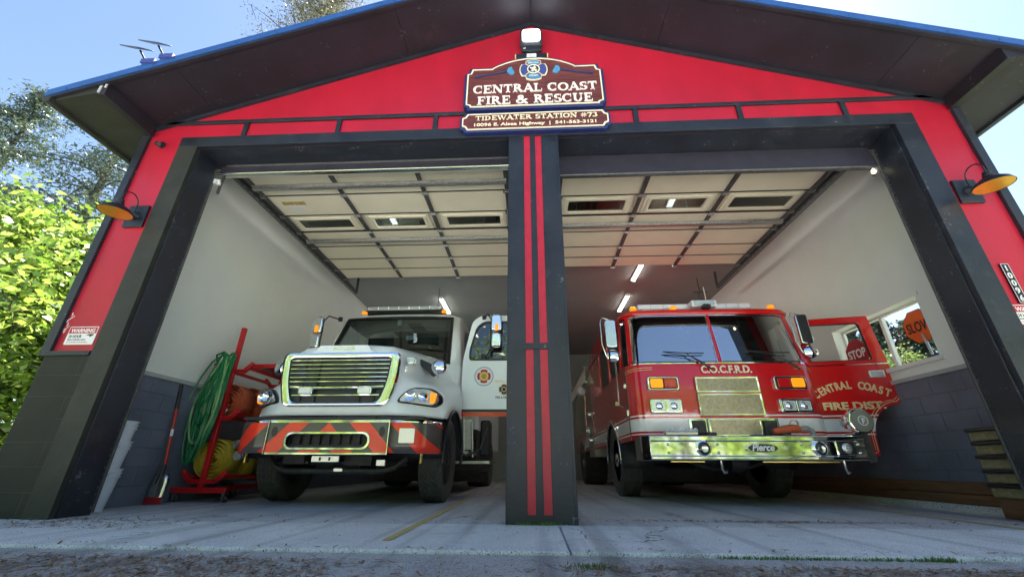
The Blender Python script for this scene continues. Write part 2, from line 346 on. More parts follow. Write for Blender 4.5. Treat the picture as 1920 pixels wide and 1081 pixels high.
# serif capitals drawn stroke by stroke -------------------------------------------------
TK, TN = .20, .085
G = {
 'A': (.86, [('l',.10,0,.42,1,TN),('l',.40,1,.76,0,TK),('l',.22,.34,.62,.34,TN),('s',.10,0,.15),('s',.76,0,.19)]),
 'C': (.84, [('a',.43,.5,.34,.455,48,312),('l',.70,.64,.70,.96,.07),('l',.70,.06,.70,.30,.05)]),
 'D': (.90, [('l',.2,.0,.2,1,TK),('a',.26,.5,.46,.455,-90,90),('l',.05,.955,.3,.955,TN),('l',.05,.045,.3,.045,TN)]),
 'E': (.76, [('l',.2,0,.2,1,TK),('l',.05,.955,.66,.955,TN),('l',.05,.045,.70,.045,TN),('l',.2,.52,.5,.52,TN),('l',.66,.74,.66,.98,.06),('l',.69,.02,.69,.28,.06),('l',.5,.40,.5,.64,.06)]),
 'F': (.72, [('l',.2,0,.2,1,TK),('l',.05,.955,.66,.955,TN),('l',.2,.52,.5,.52,TN),('l',.65,.72,.65,.98,.06),('l',.5,.40,.5,.64,.06),('s',.2,0,.18)]),
 'I': (.42, [('l',.21,0,.21,1,TK),('s',.21,0,.19),('s',.21,1,.19)]),
 'L': (.72, [('l',.2,0,.2,1,TK),('l',.05,.045,.67,.045,TN),('l',.67,.02,.67,.32,.06),('s',.2,1,.18)]),
 'N': (.92, [('l',.16,0,.16,1,TN),('l',.18,.97,.74,.03,TK),('l',.76,0,.76,1,TN),('s',.16,0,.15),('s',.14,1,.14),('s',.76,1,.15)]),
 'O': (.92, [('a',.46,.5,.36,.455,0,360)]),
 'R': (.86, [('l',.2,0,.2,1,TK),('a',.32,.74,.26,.215,-90,90),('l',.05,.955,.34,.955,TN),('l',.2,.52,.34,.52,TN),('l',.40,.54,.74,.02,TK*.9),('s',.2,0,.18),('s',.77,0,.10)]),
 'S': (.68, [('a',.34,.735,.22,.225,35,262),('a',.34,.265,.24,.225,82,-145),('l',.57,.70,.57,.97,.055),('l',.09,.03,.09,.32,.055)]),
 'T': (.80, [('l',.4,0,.4,1,TK),('l',.06,.955,.74,.955,TN),('l',.07,.70,.07,.98,.06),('l',.73,.70,.73,.98,.06),('s',.4,0,.18)]),
 'U': (.88, [('l',.2,.34,.2,1,TK),('a',.43,.36,.25,.32,180,360),('l',.69,.34,.69,1,TN),('s',.2,1,.17),('s',.69,1,.14)]),
 'W': (1.22, [('l',.12,1,.38,0,TK),('l',.38,0,.60,.96,TN),('l',.56,1,.84,0,TK),('l',.84,0,1.10,1,TN),('s',.12,1,.15),('s',.57,1,.14),('s',1.10,1,.12)]),
 '&': (1.0, [('a',.38,.76,.17,.20,0,360),('a',.34,.27,.26,.23,60,320),('l',.28,.70,.84,.04,TK*.9),('l',.55,.10,.80,.50,TN),('s',.80,.50,.12),('s',.84,.02,.12)]),
 '#': (.84, [('l',.26,0,.34,1,.09),('l',.52,0,.60,1,.09),('l',.08,.64,.80,.64,.09),('l',.06,.34,.78,.34,.09)]),
 '7': (.68, [('l',.08,.92,.62,.92,.15),('l',.60,.90,.28,0,TK),('l',.09,.72,.09,.97,.06)]),
 '3': (.66, [('a',.30,.74,.22,.215,150,-80),('a',.30,.27,.26,.23,80,-150)]),
 ' ': (.42, [])}
def serif(s, x0, x1, z, h, y, m, parent, depth=.006):
    b = MB(); adv = [G[c][0] for c in s]; tot = sum(adv); k = (x1-x0)/tot; px = x0; d = 0
    def quad(p, q, w0):
        nonlocal d
        (ax, az), (bx, bz) = p, q; dx, dz = (bx-ax)*k, (bz-az)*h; l = math.hypot(dx, dz) or 1; nx, nz = -dz/l*w0/2*h, dx/l*w0/2*h
        A = (px+ax*k, z+az*h); B = (px+bx*k, z+bz*h); d += 1; yy = y-depth-.00012*(d % 40)
        b.prism([(A[0]+nx, A[1]+nz), (A[0]-nx, A[1]-nz), (B[0]-nx, B[1]-nz), (B[0]+nx, B[1]+nz)], 'y', yy, y+.002)
    for ch, a_ in zip(s, adv):
        for st in G[ch][1]:
            if st[0] == 'l': quad(st[1:3], st[3:5], st[5])
            elif st[0] == 's':
                x, zz, hw = st[1:]; zz = .035 if zz < .4 else (.965 if zz > .9 else zz); quad((x-hw, zz), (x+hw, zz), .07)
            else:
                _, cx, cz, rx, rz, a0, a1 = st; n = max(6, int(abs(a1-a0)/20)); pv = []
                for i in range(n+1):
                    a = radians(a0+(a1-a0)*i/n); wd = TN+(TK-TN)*abs(cos(a)); ca, sa = cos(a), sin(a)
                    pv.append(((px+(cx+(rx+wd/2*.8)*ca)*k, z+(cz+(rz+wd/2*.5)*sa)*h), (px+(cx+(rx-wd/2*1.1)*ca)*k, z+(cz+(rz-wd/2*.9)*sa)*h)))
                d += 1; yy = y-depth-.00012*(d % 40); vs = []
                for o_, i_ in pv: vs += [(o_[0], yy, o_[1]), (i_[0], yy, i_[1]), (o_[0], y+.002, o_[1]), (i_[0], y+.002, i_[1])]
                fs = []
                for i in range(n): j = 4*i; fs += [(j, j+1, j+5, j+4), (j, j+4, j+6, j+2), (j+1, j+3, j+7, j+5)]
                b.add(vs, fs)
        px += a_*k
    return b.build('lettering', m, parent, smooth=False)

# ------------------------------------------------------------------ the setting
def struct(o): return tag(o, kind='structure')
SL = .3561                                   # roof slope
def rz(x): return 5.996-SL*abs(x)
b = MB(); n = 40
gr = struct(MB().add([(-400,-400,-.02),(400,-400,-.02),(400,600,-.02),(-400,600,-.02)], [(0,1,2,3)]).build('ground', 'asphalt'))
struct(concrete('bounce_pale', (.53,.54,.54), stain=(.40,.40,.38), fine=60) and MB().add([(-60,-60,-.016),(60,-60,-.016),(60,-4.6,-.016),(-60,-4.6,-.016)], [(0,1,2,3)]).build('bounce_ground', bpy.data.materials['bounce_pale']))  # unseen pale ground behind the camera, added to bounce sunlight onto the front
M['lawn'] = mat('lawn', (.06,.10,.025), .9, var=.6, vscale=2.5, bump=1, bscale=30)
for xa, xb in ((5.9, 90), (-90, -5.9)): struct(MB().add([(xa,-3.4,-.014),(xb,-3.4,-.014),(xb,120,-.014),(xa,120,-.014)], [(0,1,2,3)]).build('lawn', 'lawn'))
ap = MB()
ap.box(-5.4, .13, -1.075, .0, -.06, 0).box(.142, 5.4, -1.075, .0, -.06, 0)
struct(ap.build('apron', 'slab', bevel=.012))
struct(MB().box(-4.78, 4.78, .002, 12.2, -.06, .0).build('floor', 'floor'))
yl = MB()
for x, y0, y1 in ((-.965, -.80, 2.6), (3.62, .0, 3.4)):
    yl.add([(x-.028, y0, .004), (x+.028, y0, .004), (x+.028, y1, .004), (x-.028, y1, .004)], [(0,1,2,3)])
yl.build('yellow_floor_line', 'yellow'); yl = C.objects['yellow_floor_line']; struct(yl)

# ------------------------------------------------------------------ the fire station
ST = thing('fire_station', 'red and black gabled fire station with two open bays', 'building')
W0 = 4.78; OX0, OX1, OZ = -4.08, 4.06, 3.965
b = MB(); b.prism([(-W0,1.42),(OX0-.03,1.42),(OX0-.03,OZ+.02),(OX1+.03,OZ+.02),(OX1+.03,1.42),(W0,1.42),(W0,rz(W0)),(0,rz(0)),(-W0,rz(W0))], 'y', .03, .2)
b.build('facade_wall', 'red_wall', ST, smooth=False)
b = MB(); b.box(-4.80, -4.322, .012, .24, 0, 1.42); b.build('block_wall', 'blk_block', ST, bevel=.006)
MB().box(4.30, 4.80, .012, .24, 0, 1.50).build('block_wall', 'blk_block', ST, bevel=.006)
# black trim boards, each a board
def board(x0, x1, z0, z1, y0=0, y1=.03, m='black', name='trim_board', bev=.003): return MB().box(x0, x1, y0, y1, z0, z1).build(name, m, ST, bevel=bev)
board(-4.32, -4.08, 0, OZ, -.004, .05, 'flare_olive', 'door_casing'); board(4.06, 4.30, 0, OZ, -.004, .05, 'black', 'door_casing')
board(-4.32, 4.30, OZ, 4.115, -.004, .045, 'black', 'header_board')
board(-4.78, -.80, 4.335, 4.385, .0, .03); board(.84, 4.78, 4.335, 4.385, .0, .03)
for x in (-3.56, -2.38, -1.18, 1.22, 2.42, 3.60): board(x-.028, x+.028, 4.116, 4.334, .002, .03)
for s in (-1, 1):
    board(s*4.80-.045, s*4.80+.045, 1.42, 4.33, -.005, .22, 'black', 'corner_board')
    b = MB(); b.prism([(0, rz(0)-.005), (s*W0, rz(W0)-.005), (s*W0, rz(W0)-.06), (0, rz(0)-.065)], 'y', .0, .029); b.build('rake_trim', 'black', ST)
board(-4.84, -4.33, 1.385, 1.43, -.012, .03); board(4.305, 4.84, 1.46, 1.505, -.012, .03)
# header and jamb linings
MB().box(-4.3, 4.3, .202, .42, OZ+.003, 4.42).build('header_beam', 'black', ST); MB().box(-4.066, 4.046, .046, .33, OZ-.011, OZ-.001).build('header_lining', 'black', ST)
b = MB(); b.box(-.9, .9, .05, .2, 3.966, 3.97)
MB().box(-4.3, -4.068, .051, .34, 0, OZ-.012).build('jamb', 'black', ST, bevel=.004); MB().box(4.048, 4.3, .051, .34, 0, OZ-.012).build('jamb', 'black', ST, bevel=.004)
for s in (-1, 1):                                   # weather seal along the inner jamb edge with its fixings
    x = -4.07 if s < 0 else 4.05; b = MB(); b.tube([(x, .345, .02), (x, .345, 3.9)], .016, 6)
    for i in range(70): b.box(x-s*.0-.010, x+.010, .31, .32, .05+i*.055, .075+i*.055)
    b.build('weather_seal', 'rubber', ST)
for s, x in ((-1, -4.80), (1, 4.80)):               # torn paint chips on the red board edge
    pass
b = MB()
for q in range(26):
    x = -4.735+random.uniform(0, .03); z = 1.55+q*.018
    if 3 < q < 16: b.tube([(x-.01+.012*sin(q), .028, z), (x+.005+.012*sin(q+1), .028, z+.018)], .004, 5)
b.build('peeled_paint', 'white', ST)
# centre pillar with two recessed red stripes
P = MB(); x0, x1 = -.282, .282; sx = [(-.112, -.041), (.018, .089)]
cols = [(x0, sx[0][0]), (sx[0][1], sx[1][0]), (sx[1][1], x1)]
P.box(x0+.001, x1-.001, .012, .33, 0, OZ)
for a, c in cols: P.box(a, c, 0, .02, 0, OZ-.0)
P.box(x0+.03, x1-.03, .001, .018, 0, .066); P.box(sx[0][0]-.02, sx[1][1]+.02, -.006, .016, 1.405, 1.465)
P.box(x1-.02, x1+.004, -.004, .31, .0, OZ-.001); P.box(x0-.004, x0+.012, -.003, .31, .0, OZ-.001)
pl = P.build('pillar', 'black', ST, bevel=.003)
for a, c in sx:
    for z0, z1 in ((.067, 1.404), (1.466, 3.96)): MB().box(a+.0005, c-.0005, .006, .0122, z0, z1).build('pillar_stripe', 'redstripe', pl)
# interior
b = MB(); b.box(-4.78, -4.55, .24, 12, 1.42, 4.40); b.box(-4.6, OX0-.02, .2, .24, 1.42, 4.3); b.build('interior_wall', 'int_white', ST)
WY0, WY1, WZ0, WZ1 = 1.14, 2.62, 1.60, 2.33
b = MB(); X0, X1 = 4.60, 4.78
b.box(X0, X1, .24, WY0, 1.42, 4.42); b.box(X0, X1, WY1, 12, 1.42, 4.42); b.box(X0, X1, WY0, WY1, WZ1, 4.42); b.box(X0, X1, WY0, WY1, 1.42, WZ0)
b.build('interior_wall', 'int_white', ST, smooth=False)
MB().box(-4.78, -4.548, .24, 12, 0, 1.37).build('block_dado', 'int_block', ST); MB().box(4.598, 4.78, .24, 12, 0, 1.395).build('block_dado', 'int_block', ST)
MB().box(-4.56, -4.525, .24, 12, 1.372, 1.42).build('ledge', 'ledge', ST, bevel=.004); MB().box(4.57, 4.61, .24, 12, 1.397, 1.445).build('ledge', 'ledge', ST, bevel=.004)
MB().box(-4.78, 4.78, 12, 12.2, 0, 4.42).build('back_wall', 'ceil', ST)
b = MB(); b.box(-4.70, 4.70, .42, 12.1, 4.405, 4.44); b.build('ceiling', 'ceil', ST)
# timber kerb along the right wall
b = MB(); b.box(4.42, 4.59, .4, 9, .0, .07); b.build('kerb_ledge', 'floor', ST)
for z0, z1, dx in ((.072, .17, .0), (.176, .285, .012)): MB().box(4.44+dx, 4.585, .42, 9, z0, z1).build('kerb_timber', 'wood', ST, bevel=.006)
# window
fr = MB(); fr.box(4.72, 4.76, WY0, WY1, WZ0, WZ0+.035).box(4.72, 4.76, WY0, WY1, WZ1-.035, WZ1).box(4.72, 4.76, WY0, WY0+.035, WZ0+.035, WZ1-.035).box(4.72, 4.76, WY1-.035, WY1, WZ0+.035, WZ1-.035).box(4.715, 4.765, 1.84, 1.89, WZ0+.035, WZ1-.035)
wf = fr.build('window', 'white', ST, bevel=.004)
MB().add([(4.74, WY0+.03, WZ0+.03), (4.74, WY1-.03, WZ0+.03), (4.74, WY1-.03, WZ1-.03), (4.74, WY0+.03, WZ1-.03)], [(0,1,2,3)]).build('pane', 'clearglass', wf)
fr = MB(); fr.box(4.57, 4.60, WY0-.05, WY1+.05, WZ0-.05, WZ0).box(4.585, 4.60, WY0-.05, WY1+.05, WZ1, WZ1+.05).box(4.585, 4.6, WY1, WY1+.05, WZ0, WZ1); fr.build('window_trim', 'white', ST)
# roof: two slopes, soffit boards underneath, blue metal edge
RY0, RY1, EX = -.64, 12.3, 5.33
b = MB(); b.prism([(0, rz(0)+.05), (EX, rz(EX)+.05), (EX, rz(EX)+.11), (0, rz(0)+.11), (-EX, rz(EX)+.11), (-EX, rz(EX)+.05)], 'y', RY0, RY1)
roof = b.build('roof', 'roofblue', ST, smooth=False)
for s in (-1, 1):
    for y0, y1, xa, xb in ((RY0+.02, 0.028, 0.003, 1.62), (RY0+.02, 0.028, 1.625, 4.05), (RY0+.02, 0.028, 4.055, 5.30), (.2, 12.2, 4.7, 5.30)):
        d = .0 if xa < 1 else .002
        MB().prism([(s*xa, rz(xa)+d), (s*xb, rz(xb)+d), (s*xb, rz(xb)+.046), (s*xa, rz(xa)+.046)], 'y', y0, y1).build('soffit', 'soffit', ST, smooth=False)
    f = MB(); e = EX+.02                             # bright blue drip edge with a dark underside strip
    f.prism([(0, rz(0)+.02), (s*e, rz(e)+.02), (s*e, rz(e)+.078), (0, rz(0)+.078)], 'y', RY0-.03, RY0-.002)
    f.prism([(0, rz(0)+.079), (s*e, rz(e)+.079), (s*e, rz(e)+.115), (0, rz(0)+.115)], 'y', RY0-.028, RY0+.2)
    for q in range(12): f.lathe([(.008, 0), (.008, -.006), (0, -.008)], (s*(.3+q*.44), RY0-.03, rz(.3+q*.44)+.05), 'y', 8)
    f.build('drip_edge', 'roofblue', ST, smooth=False)
    MB().prism([(0, rz(0)-.012), (s*(e-.03), rz(e)-.004), (s*(e-.03), rz(e)+.022), (0, rz(0)+.018)], 'y', RY0-.018, RY0+.02).build('fascia', 'ledge' if 0 else 'soffit', ST, smooth=False)
    # outlook beam and lowered eave box
    b = MB(); b.box(min(s*4.72, s*4.80), max(s*4.72, s*4.80), RY0+.012, -.001, rz(4.8)-.13, rz(4.8)+.03); b.build('outlook_beam', 'soffit', ST, bevel=.004)
    b = MB(); b.prism([(s*4.802, rz(4.8)-.10), (s*5.27, rz(5.27)-.03), (s*5.27, rz(5.27)+.04), (s*4.802, rz(4.8)+.04)], 'y', RY0+.016, 12.1); b.build('eave_box', 'flare_olive' if s < 0 else 'soffit', ST, smooth=False)
    b = MB(); b.prism([(s*5.275, rz(5.3)-.06), (s*5.31, rz(5.3)-.07), (s*5.38, rz(5.3)-.03), (s*5.40, rz(5.3)+.06), (s*5.39, rz(5.3)+.06), (s*5.275, rz(5.3)+.04)], 'y', RY0-.02, 12.2); b.build('gutter', 'flare_olive' if s < 0 else 'black', ST, smooth=False)
    # small pale blocks where the beam meets the fascia, downpipe elbow
    b = MB()
    b.tube([(s*5.33, .45, rz(5.3)-.05), (s*5.34, .45, rz(5.3)-.16), (s*5.28, .45, rz(5.3)-.25), (s*4.95, .42, rz(5.3)-.33), (s*4.90, .40, rz(5.3)-.42), (s*4.90, .40, .3)], .045, 12); b.build('downpipe', 'black', ST)
b = MB(); b.box(-4.80, -4.775, RY0-.0, RY0+.01, rz(4.8)-.11, rz(4.8)+.0); b.box(-4.745, -4.725, RY0-.0, RY0+.01, rz(4.8)-.04, rz(4.8)+.01); b.build('joint_block', 'ledge', ST)
# overhead doors (open, under the ceiling), seen from below
def overhead_door(xc, ys, win, label, hang_z, strut):
    D = thing('overhead_door', label, 'overhead door')
    hw = 1.80; z = 4.06
    for i in range(len(ys)-1):
        y0, y1 = ys[i]+.012, ys[i+1]-.012
        b = MB(); cs = [(-hw, -.63), (-.57, .57), (.63, hw)]
        if i == win:
            b.box(xc-hw, xc+hw, y0, y0+.10, z+.02, z+.045).box(xc-hw, xc+hw, y1-.10, y1, z+.02, z+.045)
            for p_, q_ in ((-hw, -hw+.15), (-.63-.15, -.57+.15), (.57-.15, .63+.15), (hw-.15, hw)): b.box(xc+p_, xc+q_, y0+.101, y1-.101, z+.02, z+.045)
            pn = b.build('door_section', 'panel', D)
            for a, c in cs:
                a += .06; c -= .06; o = rrect(xc+a, xc+c, y0+.02, y1-.02, .015, 3); inn = rrect(xc+a+.10, xc+c-.10, y0+.11, y1-.11, .015, 3)
                mid = rrect(xc+a+.05, xc+c-.05, y0+.06, y1-.06, .015, 3)
                f = MB(); f.ring(o, mid, 'z', z, z+.019); f.ring(mid, inn, 'z', z-.014, z+.019); fo = f.build('window_frame', 'panel', pn, bevel=.003)
                MB().box(xc+a+.095, xc+c-.095, y0+.105, y1-.105, z+.004, z+.012).build('pane', 'tintglass', pn)
        else:
            b.box(xc-hw, xc+hw, y0, y1, z, z+.045)
            pn = b.build('door_section', 'panel', D, bevel=.004)
        r = MB()
        for xx in (-hw+.0, -.60, .60, hw-.0):
            wdt = .03 if abs(xx) < 1 else .035
            r.box(xc+xx-wdt, xc+xx+wdt, y0-.002, y1+.002, z-.026, z+.0 - .0015)
            for yy in (y0+.03, y1-.03, (y0+y1)/2): r.lathe([(.009, 0), (.009, -.008), (0, -.011)], (xc+xx, yy, z-.026), 'z', 6)
        r.build('stile', 'panel_edge', D, bevel=.002)
        if i in strut:
            q = MB(); yy = y0+.36*(y1-y0)+(.02 if i == 0 else 0)
            q.box(xc-hw, xc+hw, yy, yy+.035, z-.036, z-.030); q.box(xc-hw, xc+hw, yy+.029, yy+.035, z-.075, z-.036); q.box(xc-hw, xc+hw, yy+.035, yy+.08, z-.075, z-.069); q.build('strut', 'galv', D)
        h = MB()
        for xx in (-hw, -.60, .60, hw):
            h.box(xc+xx-.04, xc+xx+.04, y1-.03, y1+.045, z-.034, z-.028); h.tube([(xc+xx-.045, y1+.012, z-.036), (xc+xx+.045, y1+.012, z-.036)], .008, 8)
        h.build('hinge', 'galv', D)
    for yy in ys[1:-1]: MB().box(xc-hw, xc+hw, yy-.0115, yy+.0115, z-.003, z+.03).build('section_joint', 'plastic', D)
    # bottom section hanging in the opening
    a0, b0 = (.36, hang_z), (ys[0]-.02, z-.0)
    m1 = (.40, hang_z+.36)
    k = MB(); pts = [a0, m1, (.47, min(4.02, hang_z+.44)), b0]
    pts = [(p[0], min(p[1], 4.03)) for p in pts]
    for p, q in zip(pts, pts[1:]):
        d = Vector((q[0]-p[0], q[1]-p[1])).normalized(); nn = (d.y*.02, -d.x*.02)
        k.prism([(p[0]-nn[0], p[1]-nn[1]), (q[0]-nn[0], q[1]-nn[1]), (q[0], q[1]), (p[0], p[1])], 'x', xc-1.86, xc+1.86)
    k.build('bottom_section', 'darkdoor', D)
    k = MB(); k.tube([(xc-1.87, .355, hang_z-.006), (xc+1.87, .355, hang_z-.006)], .016, 8); k.box(xc-1.86, xc+1.86, .36, .40, hang_z-.02, hang_z-.002); k.build('bottom_seal', 'chrome_r' if hang_z > 3.8 else 'panel_edge', D)
    for s in (-1, 1):
        t = MB(); X = xc+s*(hw+.07)
        t.box(X-.012, X+.012, .62, 4.75, z-.05, z-.044); t.box(X+s*.010-.002, X+s*.010+.002, .62, 4.75, z-.05, z+.03); t.box(X-.012, X+.012, .62, 4.75, z+.024, z+.03)
        t.box(X+s*.03-.015, X+s*.03+.015, .5, 4.8, z-.02, z-.016)
        for q in range(30): t.box(X+s*.02-.004, X+s*.02+.004, .6+q*.14, .66+q*.14, z-.052, z-.03)
        for yy in list(ys)[1:]: t.tube([(X-s*.10, yy, z-.03), (X, yy, z-.02)], .012, 8); t.lathe([(.024, -.012), (.024, .012)], (X-s*.01, yy, z-.02), 'x', 12); t.box(min(X-s*.13, X-s*.04), max(X-s*.13, X-s*.04), yy-.035, yy+.035, z-.035, z-.03)
        t.tube([(X, .62, z-.03), (X, .52, z-.06), (X, .46, z-.14), (X, .44, z-.3), (X+s*.0, .44, 3.6)], .018, 8)
        t.box(X-.02, X+.02, 4.70, 4.74, z-.03, 4.40)
        t.build('track', 'panel_edge', D)
    return D
ODL = overhead_door(-2.17, [.63, 1.13, 1.65, 2.15, 2.65, 3.13, 3.57, 4.0], 2, 'open white overhead door of the left bay, yellow label near its corner', 3.84, (0, 3))
ODR = overhead_door(2.17, [.80, 1.32, 1.84, 2.33, 2.85, 3.25, 3.65], 1, 'open white overhead door of the right bay, dark bottom edge hanging lower', 3.665, (2,))
b = MB(); b.box(-3.96, -.31, .30, .40, 3.955, 3.963); b.build('door_stop', 'galv', ST)
b = MB(); b.box(-4.05, -.31, .44, .47, 3.86, 3.90).box(-4.05, -.31, .47, .50, 3.895, 3.90); b.build('spring_shaft', 'panel', ST)
b = MB(); b.box(-3.80, -3.63, 1.28, 1.36, 4.056, 4.0595); b.box(-3.62, -3.45, 1.28, 1.36, 4.056, 4.0595); yo = b.build('warning_label', 'yellow', ODL); yo.location = (0, 0, 0)
b = MB(); b.box(-3.76, -3.52, 1.40, 1.50, 4.056, 4.0595); b.build('paper_label', 'white', ODL)
# door opener rod and hanging cord at the far end of the right door
b = MB(); b.tube([(3.75, 5.0, 4.40), (3.75, 5.0, 3.45)], .012, 8); b.box(3.6, 3.9, 4.96, 5.0, 4.02, 4.05); b.tube([(3.72, 5.0, 4.0), (3.70, 4.98, 3.86), (3.78, 5, 3.8), (3.83, 4.98, 3.9)], .012, 8); b.tube([(3.8, 5, 3.8), (3.88, 5.05, 3.5), (3.95, 5.05, 3.3)], .010, 6)
b.build('opener_rod', 'panel_edge', ODR)
# strip lights
SLs = []
def strip(x, y, label, L=1.15):
    t = thing('strip_light', label, 'ceiling light', (x, y, 4.36), 0, 'strip lights on the ceiling')
    b = MB(); b.box(-.055, .055, -L/2, L/2, .008, .043); b.build('housing', 'white', t, bevel=.005)
    for s in (-1, 1):
        c = MB(); c.tube([(s*.025, -L/2+.02, -.008), (s*.025, L/2-.02, -.008)], .013, 10); c.build('tube', 'emit', t)
    c = MB(); c.box(-.05, .05, -L/2, -L/2+.02, -.025, .008).box(-.05, .05, L/2-.02, L/2, -.025, .008).tube([(.05, -L/2+.03, .02), (.10, -L/2+.03, .02), (.10, -L/2+.03, -.03)], .005, 6); c.build('end_cap', 'white', t)
strip(-2.37, 6.47, 'white strip light hanging over the white truck, alone behind the left door')
strip(2.38, 6.47, 'white strip light above the red engine roof, farther of the two behind the right door')
strip(2.31, 4.45, 'short visible strip light just behind the right overhead door')
strip(-2.45, 2.25, 'strip light above the left overhead door, seen through its middle window'); strip(2.25, 2.04, 'strip light above the right overhead door, seen through its middle window')
for x, y, e in ((-2.37, 6.47, 2.5), (2.38, 6.47, 2.5), (2.31, 4.45, 2), (-2.45, 2.25, 2), (2.25, 2.04, 2)):     # each tube pair's own light
    l = bpy.data.lights.new('strip_light_lamp', 'AREA'); l.shape = 'RECTANGLE'; l.size = .1; l.size_y = 1.1; l.energy = e; l.color = (1, .97, .90)
    o = bpy.data.objects.new('strip_light_lamp', l); C.objects.link(o); o.location = (x, y, 4.32)
# jamb lights
for x, z, lab, on in ((4.00, 3.60, 'small lit lamp high on the right jamb', 1), (-4.02, 3.70, 'small unlit white lamp high on the left jamb', 0)):
    t = thing('jamb_lamp', lab, 'lamp', (x, .36, z)); s = 1 if x > 0 else -1
    MB().lathe([(.0, -.035), (.018, -.032), (.024, -.015), (.02, .01), (.014, .02)], (-s*.03, 0, 0), 'z', 16).build('lens', 'jamblit' if on else 'white', t)
    MB().box(min(0, s*.05), max(0, s*.05), -.02, .02, -.01, .05).tube([(0, 0, .03), (-s*.03, 0, .045)], .012, 8).build('bracket', 'white' if not on else 'galv', t)
# exterior wall lamps
def wall_lamp(x, z, s, label):
    t = thing('wall_lamp', label, 'lamp', (x, .03, z), 0, 'gooseneck lamps beside the bays')
    MB().box(-.115, .115, -.03, 0, -.14, .14).build('back_plate', 'black', t, bevel=.006)
    c = (0, -.235, -.075)
    a = MB(); a.lathe([(.055, -.03), (.05, -.045), (.03, -.07), (.02, -.085)], (0, 0, 0), 'y', 20)
    a.tube([(0, -.07, 0), (0, -.15, -.02), (0, -.19, -.035)], .010, 8)
    pts = [(0, -.05, .02), (0, -.055, .07)]+[(0, -.145+.09*cos(q), .12+.10*sin(q)) for q in [pi*i/12 for i in range(13)]]+[(0, -.235, .08), (0, -.235, .06)]
    a.tube(pts, .0065, 8); a.build('arm', 'black', t)
    sh = MB(); sh.lathe([(.018, .155), (.034, .142), (.034, .127), (.024, .118), (.044, .106), (.044, .090), (.032, .078), (.045, .072), (.085, .058), (.130, .022), (.152, -.020), (.148, -.020), (.126, .018), (.082, .050), (.04, .062), (0, .064)], c, 'z', 40)
    so_ = sh.build('shade', 'black', t)
    ins = MB(); ins.lathe([(.146, -.017), (.124, .015), (.080, .046), (.04, .058), (0, .060)], c, 'z', 40); ins.build('shade_lining', 'copper', so_)
    bl = MB(); bl.lathe([(0, .0), (.018, .006), (.024, .02), (.016, .045), (.0, .05)], c, 'z', 16); bl.build('bulb', 'lens', t)
wall_lamp(-4.485, 2.98, -1, 'black gooseneck lamp on the left red wall, open to the trees')
wall_lamp(4.46, 3.03, 1, 'black gooseneck lamp on the right red wall, against open sky')
# floodlight above the sign
t = thing('floodlight', 'lit white floodlight under the roof peak above the sign', 'floodlight', (0, .03, 0))
fm = MB(); fm.box(-.145, .145, -.10, -.07, 5.42, 5.74); fm.box(-.02, .02, -.07, 0, 5.40, 5.50); fm.box(-.13, .13, -.09, -.05, 5.34, 5.43); fm.build('housing', 'black', t, bevel=.006)
MB().prism(rrect(-.115, .115, 5.50, 5.715, .04), 'y', -.113, -.101).build('lamp_face', 'flood', t)
fb = MB(); fb.prism([(-.20, 5.17), (.20, 5.17), (.20, 5.335), (-.20, 5.335)], 'y', -.05, 0); fb.build('bracket_board', 'black', t, bevel=.004)
fb = MB(); fb.box(-.215, -.201, -.045, 0, 5.15, 5.335).box(.201, .215, -.045, 0, 5.15, 5.335); fb.build('board_edge', 'gold', t)
MB().box(-.062, .062, -.06, -.051, 5.21, 5.32).lathe([(.016, -.062), (.016, -.08), (0, -.083)], (0, 0, 5.275), 'y', 16).build('sensor', 'bucket', t)
text('LE', .035, 'white', t, (-.09, -.0935, 5.37))
# station sign
t = thing('station_sign', 'carved dark red wooden station sign with blue edge over the pillar', 'sign', (.02, -.02, 0))
top = [(-.87,4.33),(-.82,4.31),(.84,4.31),(.89,4.33)]
def board_outline(i):
    h = .88-i
    L = [(-h+.02, 4.40+i*.3), (-h+.07, 4.365+i*.6), (-h+.07, 4.325+i), (h-.07, 4.325+i), (h-.07, 4.365+i*.6), (h-.02, 4.40+i*.3), (h-.02, 4.93-i*.4), (h-.06, 4.955-i*.7), (h-.08, 5.035-i), (.52-i*.4, 5.035-i)]
    n = 12
    for q in range(n+1): a = radians(56+(124-56)*q/n); L.append((.92*cos(a)*(1-i*.2), 4.275+.93*sin(a)-i))
    L += [(-.52+i*.4, 5.035-i), (-h+.08, 5.035-i), (-h+.06, 4.955-i*.7), (-h+.02, 4.93-i*.4)]
    return L
def low_outline(i):
    h = .88-i; L = []
    for sx_, sz_ in ((1, 1), (-1, 1), (-1, -1), (1, -1)):
        cx, cz = sx_*h, 4.125+sz_*(.148-i); q = [(cx-sx_*.0, cz-sz_*.06), (cx-sx_*.035, cz-sz_*.045), (cx-sx_*.06, cz)]
        if sx_*sz_ < 0: q = q[::-1]
        L += q
    return L
bo, bi = board_outline(0), board_outline(.045); lo, li = low_outline(0), low_outline(.035)
MB().prism(bo, 'y', -.05, .03).build('upper_board', 'signblue', t, bevel=.006); MB().prism(bi, 'y', -.056, -.0505).build('upper_field', 'signwood', t)
MB().prism(lo, 'y', -.05, .03).build('lower_board', 'signblue', t, bevel=.006); MB().prism(li, 'y', -.056, -.0505).build('lower_field', 'signwood', t)
MB().ring(board_outline(.034), board_outline(.050), 'y', -.061, -.050).build('gilt_border', 'cream', t); MB().ring(low_outline(.026), low_outline(.040), 'y', -.061, -.050).build('gilt_border', 'cream', t)
serif('CENTRAL COAST', -.745, .765, 4.578, .130, -.057, 'creamw', t, .012); serif('FIRE & RESCUE', -.69, .70, 4.388, .132, -.057, 'creamw', t, .012)
